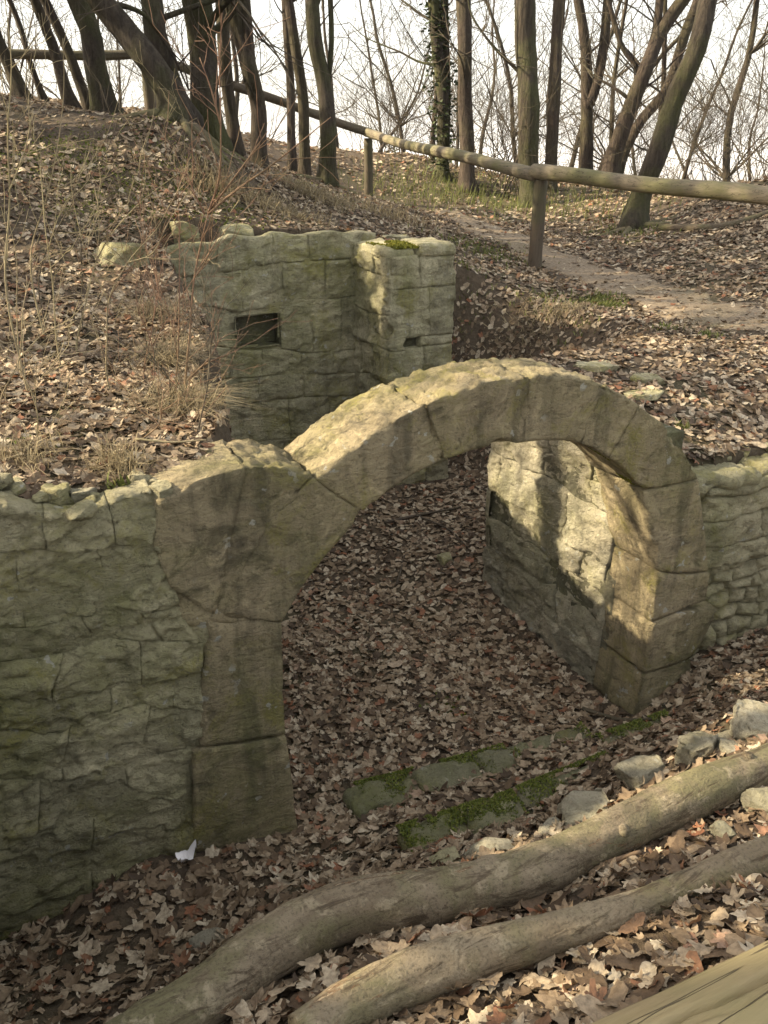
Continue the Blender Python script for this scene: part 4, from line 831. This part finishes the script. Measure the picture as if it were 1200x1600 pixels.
# ------------------------------------------------------------------ foreground logs and the near rail
def fore_log(name, pts, widths, zc, mat, label, k=56, n=190):
    P = []; rad = []
    for (px_, py_), w, z_ in zip(pts, widths, zc): p = onz(px_, py_, z_); dep = (p[1])*CP-(p[2]-CAMZ)*SP; P.append(p); rad.append(w*.525*dep/FPX)
    Ps = smooth_path(P, n); rr = np.interp(np.linspace(0, 1, n), np.linspace(0, 1, len(rad)), rad)
    # the log lies on the ground: lift the ground contact, keep the line seen
    V, Q, T = tube(Ps, rr, k); c = np.repeat(Ps, k, 0); m_ = n*k; th = np.tile(np.arange(k)/k*2*np.pi, n); ss = np.repeat(np.linspace(0, 1, n), k); V[:m_] = c+(V[:m_]-c)*(1+.09*fbm(V[:m_], 4, 3, 3)+.045*fbm(V[:m_], 24, 3, 4, .6)+.35*np.clip(fbm(V[:m_], 7, 2, 14)-.5, 0, 1)-crack_field(th, ss*2, len(pts), 7, .16, .07))[:, None]
    o = link(name, mesh_data(name, V, Q, T, mat=mat)); tag(o, label, 'log'); rg = np.random.default_rng(len(pts))
    for f in (.33, .62, .84):
        j = int(f*n); d = unit(np.array((rg.uniform(-.3, .3), rg.uniform(-.9, .2), rg.uniform(.3, 1.)))); q = Ps[j]+d*rr[j]*.8; L = rg.uniform(.22, .34)*rr[j]; tube_obj('branch_stub', [q, q+d*L*.5, q+d*L*.85, q+d*L], [rr[j]*.40, rr[j]*.30, rr[j]*.27, rr[j]*.2], mat, o, 12, 12, .2, 30)
    return Ps, rr
fore_log('log', [(140, 1672), (228, 1617), (315, 1562), (407, 1491), (485, 1447), (551, 1421), (620, 1410), (694, 1398), (789, 1376), (886, 1339), (961, 1301), (1033, 1266), (1119, 1227), (1202, 1194), (1290, 1152)],
         [88, 87, 87, 87, 83, 83, 77, 77, 72, 70, 72, 68, 58, 53, 50], [-.50]*15, M['log'], 'long S-bent log with greenish smooth bark, the farther of two')
fore_log('log', [(470, 1626), (531, 1581), (595, 1546), (679, 1513), (752, 1491), (842, 1464), (932, 1438), (1024, 1407), (1118, 1370), (1206, 1336), (1290, 1300)],
         [74, 75, 78, 70, 61, 55, 48, 49, 58, 55, 54], [-.34]*11, M['log2'], 'thinner log with dry grey bark, the nearer of two')
nr_ = thing('near_railing', (0.95, .9, 0), 'cracked sunlit timber rail in the bottom right corner', 'railing')
a = onz(1195, 1712, .86); b_ = onz(1420, 1580, .86); dv = unit(b_-a); a = a-dv*.35; b_ = b_+dv*1.6
n, k = 150, 260; s = np.linspace(0, 1, n)[:, None]; P = a*(1-s)+b_*s; V, Q, T = tube(P, np.full(n, .098), k); c = np.repeat(P, k, 0); m_ = n*k; dd = V[:m_]-c
th = np.tile(np.arange(k)/k*2*np.pi, n); ss = np.repeat(np.linspace(0, 1, n), k)
V[:m_] = c+dd*(1+.03*fbm(V[:m_], 5, 3, 2)+.012*np.sin(th*7+2*vnoise(np.stack([ss*3, ss*0, ss*0], -1)))-crack_field(th, ss*2.2, 40, 34, .06, .13))[:, None]
ro = link('rail', mesh_data('rail', V, Q, T, mat=M['plank']), nr_)
for f in (.93,):
    q = a*(1-f)+b_*f; tube_obj('post', [np.array((q[0], q[1], gz(q[0], q[1])-.2)), np.array((q[0], q[1], .4)), np.array((q[0], q[1], .80))], [.06, .06, .058], M['plank'], nr_, 12, 10, .04)

# ------------------------------------------------------------------ steps, loose stones
st = thing('stone_steps', onz(760, 1200, FLOOR), 'mossy half-buried stone steps leading down into the arch', 'steps')
def step(p0, p1, z, dep_, h=.22, name='step'):
    A = onz(p0[0], p0[1], z); B = onz(p1[0], p1[1], z); d = unit((B-A)*np.array((1, 1, 0))); nv = np.array((d[1], -d[0], 0)); L = np.linalg.norm((B-A)[:2])
    return block(st, name, [(0, -h), (L, -h)], [(0, 0), (L, 0)], 0, dep_, M['step'], r=.03, amp=.03, chip=.06, res=.025, fr=(np.array((A[0], A[1], z)), d, -nv)), A, B
steps = [step((535, 1230), (640, 1203), FLOOR+.055, .2), step((642, 1202), (735, 1178), FLOOR+.08, .22), step((738, 1178), (905, 1128), FLOOR+.09, .24), step((620, 1293), (715, 1263), -1.02, .2), step((717, 1262), (800, 1236), -1.005, .2), step((805, 1232), (945, 1176), -.985, .22), step((930, 1150), (1040, 1112), -1.10, .3)]
loose = [((1085, 1172), (.20, .16, .15), 'angular pale stone lying beside the upper log, left of the pile', 'pale', .4), ((1180, 1132), (.18, .17, .17), 'sunlit blocky stone at the right edge above the log', 'pale', 1.1),
         ((1132, 1148), (.11, .09, .06), 'small bright flat stone between two larger pale stones', 'pale', .2), ((1140, 1166), (.12, .08, .05), 'small low stone below the bright flat one', 'pale', 2.), ((1010, 1205), (.24, .14, .10), 'low grey stone wedged behind the upper log', 'pale', .5),
         ((915, 1262), (.26, .16, .10), 'broad pale stone half buried behind the curved log', 'pale', .35), ((860, 1290), (.14, .10, .06), 'small pale stone left of the broad buried one', 'pale', .9), ((775, 1325), (.22, .12, .07), 'flat grey stone at the middle of the curved log', 'pale', .3), ((690, 1345), (.14, .10, .05), 'small flat stone left of the flat grey stone', 'rubble', .3),
         ((330, 1462), (.17, .09, .06), 'pale flat stone among leaves below the left wall', 'pale', .2), ((695, 872), (.17, .10, .09), 'pale stone on the leafy passage floor', 'rubble', .7), ((1190, 1255), (.15, .12, .09), 'pale stone in sun between the two logs', 'pale', .6), ((1130, 1300), (.10, .08, .05), 'small sunlit stone between the two logs', 'pale', 1.6),
         ((132, 782), (.10, .08, .055), 'light triangular stone on top of the left wall', 'pale', .3), ((103, 797), (.075, .06, .05), 'small stone left of the light triangular one', 'rubble', .8), ((246, 768), (.075, .06, .06), 'small rounded stone at the top of the left wall beside the arch block', 'rubble', .1), ((20, 770), (.11, .08, .07), 'grey stone at the left edge on the wall top', 'rubble', .5), ((5, 805), (.10, .07, .07), 'dull stone at the left edge under the wall top', 'rubble', .2),
         ((365, 718), (.20, .14, .09), 'rough stone behind the arch shoulder on the bank', 'arch', .4), ((435, 712), (.2, .14, .1), 'rough stone against the left foot of the arch crown', 'arch', .5), ((935, 572), (.40, .2, .05), 'flat slab lying behind the arch on the right', 'back', .3), ((1000, 616), (.30, .2, .035), 'thin slab half covered by leaves right of the arch', 'back', .3), ((1010, 590), (.3, .16, .05), 'mossy slab behind the right shoulder of the arch', 'back', -.1),
         ((195, 400), (.5, .3, .3), 'worn squared stone bedded in the left bank', 'back', .25), ((372, 372), (.44, .3, .2), 'squared stone block at the left top of the niche wall', 'back', .42), ((285, 372), (.26, .2, .2), 'upright stone in the bank beside the squared block', 'back', .4), ((620, 372), (.3, .25, .12), 'flat stone behind the mossy pier top', 'back', .3)]
for k, ((px_, py_), size, lab, mt, rot) in enumerate(loose):
    p = gp(px_, py_+6); o = boulder('loose_stone', None, (p[0], p[1], gz(p[0], p[1])+size[2]*(-.12 if py_ < 420 and px_ < 400 else .14)), size, M[mt], 50+k, rot); tag(o, lab, 'stone', 'loose stones')
# crumpled paper at the foot of the wall
p = gp(290, 1345); rg = np.random.default_rng(9); P = []; T = []
for q in range(3):
    a0 = q*2.1+.5; b0 = len(P)
    for i in range(5):
        for j in range(5):
            f, g_ = i/4, j/4-.5; P.append((math.cos(a0)*f*.05-math.sin(a0)*g_*.05*math.sin(math.pi*min(1, f*.8+.2)), math.sin(a0)*f*.05+math.cos(a0)*g_*.05*math.sin(math.pi*min(1, f*.8+.2)), .02+.05*f*f+.012*rg.normal()*f+.03*g_*g_))
    T += [(b0+i*5+j, b0+i*5+j+1, b0+i*5+j+6, b0+i*5+j+5) for i in range(4) for j in range(4)]
o = link('paper_scrap', mesh_data('paper_scrap', np.array(P)*1.1, np.array(T), mat=M['paper'])); o.location = (p[0], p[1], gz(p[0], p[1])+.0); tag(o, 'crumpled white paper scrap at the foot of the left wall', 'paper')

# ------------------------------------------------------------------ fallen sticks
def stick(px, r, lab, mat='twig', lift=.02, fork=None):
    P = []
    for a_ in px: p = gp(*a_); P.append(np.array((p[0], p[1], gz(p[0], p[1])+lift)))
    o = tube_obj('fallen_stick', P, [r, r*.9, r*.6], M[mat], None, 7, 16, .1); tag(o, lab, 'stick', 'fallen sticks')
    if fork:
        Q_ = [np.array((*gp(*a_)[:2], gz(*gp(*a_)[:2])+lift)) for a_ in fork]; tube_obj('side_twig', Q_, [r*.7, r*.5, r*.3], M[mat], o, 6, 12, .1)
    return o
stick([(600, 822), (640, 815), (720, 797)], .014, 'forked fallen stick on the passage floor under the arch', 'twig', .03, [(650, 812), (700, 832), (730, 862)])
stick([(620, 912), (628, 885), (632, 870)], .009, 'short stick standing among leaves under the arch')
stick([(910, 1112), (960, 1126), (1020, 1128)], .013, 'short stick at the foot of the right pier', 'twig', .025)
stick([(870, 1385), (930, 1362), (1000, 1335)], .011, 'stick lying between the two logs', 'twigred', .03)
stick([(1030, 360), (1120, 358), (1220, 330)], .05, 'mossy fallen branch at the right beyond the path', 'root', .02)
stick([(215, 706), (270, 714), (325, 712)], .005, 'pale thin stick lying across the wall top by the arch', 'twigpale', .05)
stick([(1010, 678), (1060, 680), (1090, 681)], .008, 'thin twig on bare earth right of the arch', 'twig', .02)

# ------------------------------------------------------------------ bare saplings on the left bank
def sapling(stemsl, D, lab, mat='twig', r=.006, twigs=8, seed=0, group='bare saplings on the left bank'):
    rg = np.random.default_rng(seed+600); first = ony(*stemsl[0][0], D); g0 = gz(first[0], first[1]); t = thing('sapling', (first[0], first[1], g0), lab, 'sapling', group); segs = []
    for k, px in enumerate(stemsl):
        P = [ony(x_, y_, D+rg.normal(0, .03)) for x_, y_ in px]
        if k == 0: P = [np.array((P[0][0], P[0][1], min(g0, P[0][2])-.06))]+P
        n = len(P); rr = r*(1 if k == 0 else .62); tube_obj('stem' if k == 0 else 'branch', P, list(np.linspace(rr, rr*.3, n)), M[mat], t, 6, n*4, .08, 20)
        for i in range(twigs):
            j = rg.integers(1, n); f = rg.random(); p = P[j-1]*(1-f)+P[j]*f; d = unit(P[j]-P[j-1]); ax_ = unit(np.cross(d, rg.normal(size=3))); a_ = rg.uniform(.4, 1.0); grow(segs, p, d*math.cos(a_)+ax_*math.sin(a_), rg.uniform(.10, .35), rr*.4, 1, rg, rmin=.0011, kids=2, nseg=4)
    stuff(segs_mesh('twigs', segs, M[mat], t, 4))
sapling([[(295, 700), (290, 600), (297, 515), (305, 425), (313, 385), (325, 335)], [(325, 335), (342, 280), (345, 195), (343, 100), (347, 20)], [(325, 335), (365, 300), (415, 265), (517, 183)], [(345, 195), (330, 140), (312, 90)], [(320, 335), (303, 300), (290, 265)], [(330, 325), (372, 270), (418, 205)], [(292, 595), (330, 555), (345, 527)], [(305, 580), (325, 567), (372, 547)]], 3.6, 'tallest reddish sapling with forked top in front of the niche wall', 'twigred', .0085, 6, 1)
sapling([[(272, 650), (278, 560), (280, 470), (280, 350), (277, 275)], [(278, 560), (262, 480), (245, 440)], [(280, 470), (310, 425), (330, 400)]], 3.7, 'thin sapling stem just left of the reddish one', 'twigred', .005, 7, 2)
sapling([[(202, 662), (172, 610), (167, 525), (170, 470), (200, 410), (250, 350), (265, 320)], [(170, 470), (135, 400), (120, 340)], [(200, 410), (232, 400), (262, 350)]], 3.8, 'crooked pale sapling on the leafy slope', 'twigpale', .006, 7, 3)
sapling([[(88, 530), (83, 450), (70, 350), (62, 260), (45, 180)], [(75, 390), (95, 330), (112, 300)]], 4.2, 'slender straight whip on the leafy slope', 'twigpale', .005, 5, 4)
sapling([[(48, 400), (75, 300), (88, 240), (100, 125), (98, 60)], [(75, 300), (110, 285), (160, 225), (190, 140)]], 4.6, 'pale double-stemmed whip on the upper slope', 'twigpale', .006, 6, 5)
sapling([[(8, 420), (15, 320), (12, 200), (18, 100), (8, 0)], [(14, 300), (40, 230), (52, 170)]], 3.6, 'upright whip at the left edge', 'twigpale', .006, 6, 6)
sapling([[(60, 440), (105, 330), (165, 240), (205, 110)], [(105, 330), (150, 320), (210, 270)]], 4.8, 'arching whip rising from the left edge to the railing', 'twig', .005, 7, 7)
sapling([[(240, 640), (238, 540), (215, 480), (212, 420)], [(238, 540), (262, 500), (290, 470)]], 3.9, 'short bushy sapling beside the hanging grass', 'twigred', .004, 9, 8)
sapling([[(120, 560), (135, 470), (150, 410), (205, 330), (300, 255)], [(150, 410), (155, 350), (148, 290)]], 4.4, 'long leaning whip over the middle of the slope', 'twigpale', .005, 6, 9)
sapling([[(0, 640), (30, 560), (38, 470), (60, 400)], [(30, 560), (70, 520), (110, 500)]], 3.3, 'short twiggy sapling low at the left edge', 'twigpale', .004, 8, 10)

wl = ['young whip between the slope leaves near the left edge', 'thin leaning shoot above the hanging grass', 'upright shoot on the middle of the leafy slope', 'slender shoot below the mound roots', 'wispy shoot left of the niche wall', 'fine whip high on the mound', 'pair of shoots near the wall top', 'arching shoot in front of the bank blocks', 'bent shoot at the bank edge', 'long whip crossing the upper left railing', 'small twiggy shoot by the wall-top tuft', 'thin whip beside the tallest reddish sapling']
rg = np.random.default_rng(91)
for k, (bx, by, tx, ty) in enumerate(((35, 600, 10, 330), (225, 600, 262, 380), (130, 520, 108, 250), (200, 330, 240, 120), (255, 520, 215, 330), (110, 300, 140, 90), (60, 690, 20, 560), (170, 480, 262, 300), (265, 640, 225, 520), (30, 330, 60, 20), (215, 700, 255, 610), (310, 690, 352, 470))):
    p = gp(bx, by); m1 = (bx*.6+tx*.4+rg.normal(0, 10), by*.6+ty*.4); m2 = (bx*.25+tx*.75+rg.normal(0, 12), by*.25+ty*.75)
    sapling([[(bx, by), m1, m2, (tx, ty)], [m1, ((m1[0]+tx)/2+rg.normal(0, 30), (m1[1]+ty)/2), (tx+rg.normal(0, 60), ty+rg.uniform(10, 60))]], float(p[1]), wl[k], ('twigpale', 'twigred', 'twig')[k % 3], .0042, 7, 20+k)
# ------------------------------------------------------------------ grasses, moss, undergrowth
def around(px, py, spread, n, seed, z=None, wpl=None):
    r = np.random.default_rng(seed); p = gp(px, py); xy = p[:2]+r.normal(0, spread, (n, 2)); return np.c_[xy, H(xy[:, 0], xy[:, 1])-.005]
tufts = [((285, 640), .09, 420, .30, (.25, -.1, -.5)), ((255, 560), .08, 300, .32, (.3, -.1, -.6)), ((235, 500), .1, 260, .3, (.25, -.1, -.5)), ((178, 730), .04, 130, .17, None), ((195, 745), .04, 120, .16, None), ((40, 720), .06, 160, .2, (.1, -.2, -.3)), ((340, 290), .22, 420, .26, (.1, -.3, -.4)), ((430, 330), .25, 520, .28, (.2, -.4, -.6)), ((500, 310), .22, 360, .26, (.2, -.4, -.6)), ((470, 300), .2, 300, .24, (.2, -.3, -.5)), ((880, 490), .12, 240, .15, (0, -.2, -.3)), ((820, 510), .2, 260, .16, (-.3, -.2, -.5)), ((600, 335), .3, 350, .22, None)]
labs = ['dry grass tuft hanging over the pit edge below the saplings', 'dry grass tuft hanging in the middle of the bank edge', 'dry grass tuft high on the bank edge', 'small dry tuft on top of the left wall', 'small tuft beside the wall-top stones', 'dry tuft at the left edge above the wall', 'dry grass tuft under the mound roots', 'large dry tuft on the bank above the niche wall', 'dry tuft at the foot of the green mossy trunk', 'dry tuft between mound and mossy trunk', 'thin dry tuft at the edge of the path', 'sparse dry grass on the right bank of the pit', 'dry grass around the middle railing post']
for k, ((px_, py_), sp, n_, h_, dv_) in enumerate(tufts):
    o = thing('dry_grass_tuft', gp(px_, py_), labs[k], 'grass tuft', 'dry grass tufts'); stuff(blades('blades', around(px_, py_, sp, n_, 700+k), h_, .0045 if k < 6 else .009, n_, M['drygrass'], o, .9, k, .5, dv_))
gr = [np.concatenate([around(a_, b_, .65, 150, 800+i) for i, (a_, b_) in enumerate(((620, 305), (660, 290), (700, 300), (740, 285), (780, 300), (820, 330), (860, 320), (900, 310), (950, 340), (650, 310), (720, 310), (760, 310)))])]
o = blades('undergrowth', gr[0], .27, .011, 0, M['green'], None, .8, 3, .25); o['kind'] = 'stuff'
gr = np.concatenate([around(a_, b_, s_, n_, 830+i) for i, (a_, b_, s_, n_) in enumerate(((935, 470, .12, 380), (955, 480, .08, 200), (870, 470, .2, 200), (900, 520, .1, 50), (1040, 515, .06, 50), (1110, 525, .05, 50), (760, 395, .3, 420), (720, 420, .2, 160), (980, 360, .25, 320), (1010, 365, .15, 80), (1065, 675, .02, 30), (190, 775, .02, 40), (830, 345, .3, 100), (640, 325, .4, 160)))])
o = blades('green_sprouts', gr, .09, .014, 0, M['green'], None, 1.1, 4, .3); o['kind'] = 'stuff'
mp = np.concatenate([around(a_, b_, s_, n_, 860+i) for i, (a_, b_, s_, n_) in enumerate(((190, 280, .4, 900), (310, 330, .3, 800), (50, 245, .35, 900), (110, 265, .3, 700), (250, 300, .35, 900), (270, 215, .4, 900), (150, 330, .2, 400), (30, 690, .05, 250), (520, 305, .3, 400), (985, 375, .2, 300), (700, 1105, .06, 200)))]); o = blades('ground_moss', mp, .03, .02, 0, M['mossdark'], None, 1.2, 6, .2); o['kind'] = 'stuff'
def moss_on(parent, pts, mat, h=.018, wd=.008, seed=0): return len(pts) and stuff(blades('moss', pts, h, wd, 0, mat, parent, 1.0, seed, .2))
r = np.random.default_rng(21)
n_ = 2600; a_ = r.uniform(0, 1, n_); b_ = r.uniform(0, 1, n_); kp = (vnoise(np.stack([a_*4, b_*4, a_*0], -1), 5) > -.45); a_ = a_[kp]; b_ = b_[kp]
pts = np.array([W3(pc0+.03+(cxm-pc0+.06)*a, PWF+.03+.5*b, ptop+.055+.025*math.sin(a*3.1)*math.sin(b*3.1)) for a, b in zip(a_, b_)]); moss_on(capl, pts, M['moss'], .03, .018, 1)
sv = [o for o in arch.children if o.name.startswith('voussoir')][5]; A_ = np.array(U(vs[5][0])); n_ = 900; q = interp(A_, r.random(n_)); P_ = np.array([W3(a, w, z+.004) for (a, z), w in zip(q, r.uniform(.01, .16, n_))]); P_ = P_[fbm(P_, 9, 2, 6) > -.05]
moss_on(sv, P_, M['moss'], .012, .01, 9)
for k, (o_, A, B) in enumerate(steps):
    n_ = 2200; s_ = r.random(n_); q = r.random(n_)**2.4*.16; P_ = A*(1-s_[:, None])+B*s_[:, None]; dn = unit((B-A)*np.array((1, 1, 0))); nv = np.array((dn[1], -dn[0], 0)); P_ = P_+nv*q[:, None]; kp = fbm(P_, 5, 3, 3) > -.12+q*2; P_ = P_[kp]; P_[:, 2] += .006; moss_on(o_, P_, M['mossdark'], .013, .009, k)

# ------------------------------------------------------------------ thin spring haze over the plain
def box(name, lo_, hi_):
    V = [(x_, y_, z_) for z_ in (lo_[2], hi_[2]) for y_ in (lo_[1], hi_[1]) for x_ in (lo_[0], hi_[0])]
    return link(name, mesh_data(name, V, np.array([(0, 2, 3, 1), (4, 5, 7, 6), (0, 1, 5, 4), (2, 6, 7, 3), (0, 4, 6, 2), (1, 3, 7, 5)]), smooth=False))
hz = box('haze', (-6500, -120, -40), (6500, 7500, 26)); hz['kind'] = 'stuff'
m = bpy.data.materials.new('haze'); m.use_nodes = True; n_t = m.node_tree; n_t.nodes.clear(); ou = n_t.nodes.new('ShaderNodeOutputMaterial'); pv = n_t.nodes.new('ShaderNodeVolumePrincipled')
pv.inputs['Density'].default_value = .0004; pv.inputs['Color'].default_value = (.9, .93, 1, 1); pv.inputs['Anisotropy'].default_value = 0; n_t.links.new(pv.outputs[0], ou.inputs['Volume']); hz.data.materials.append(m)
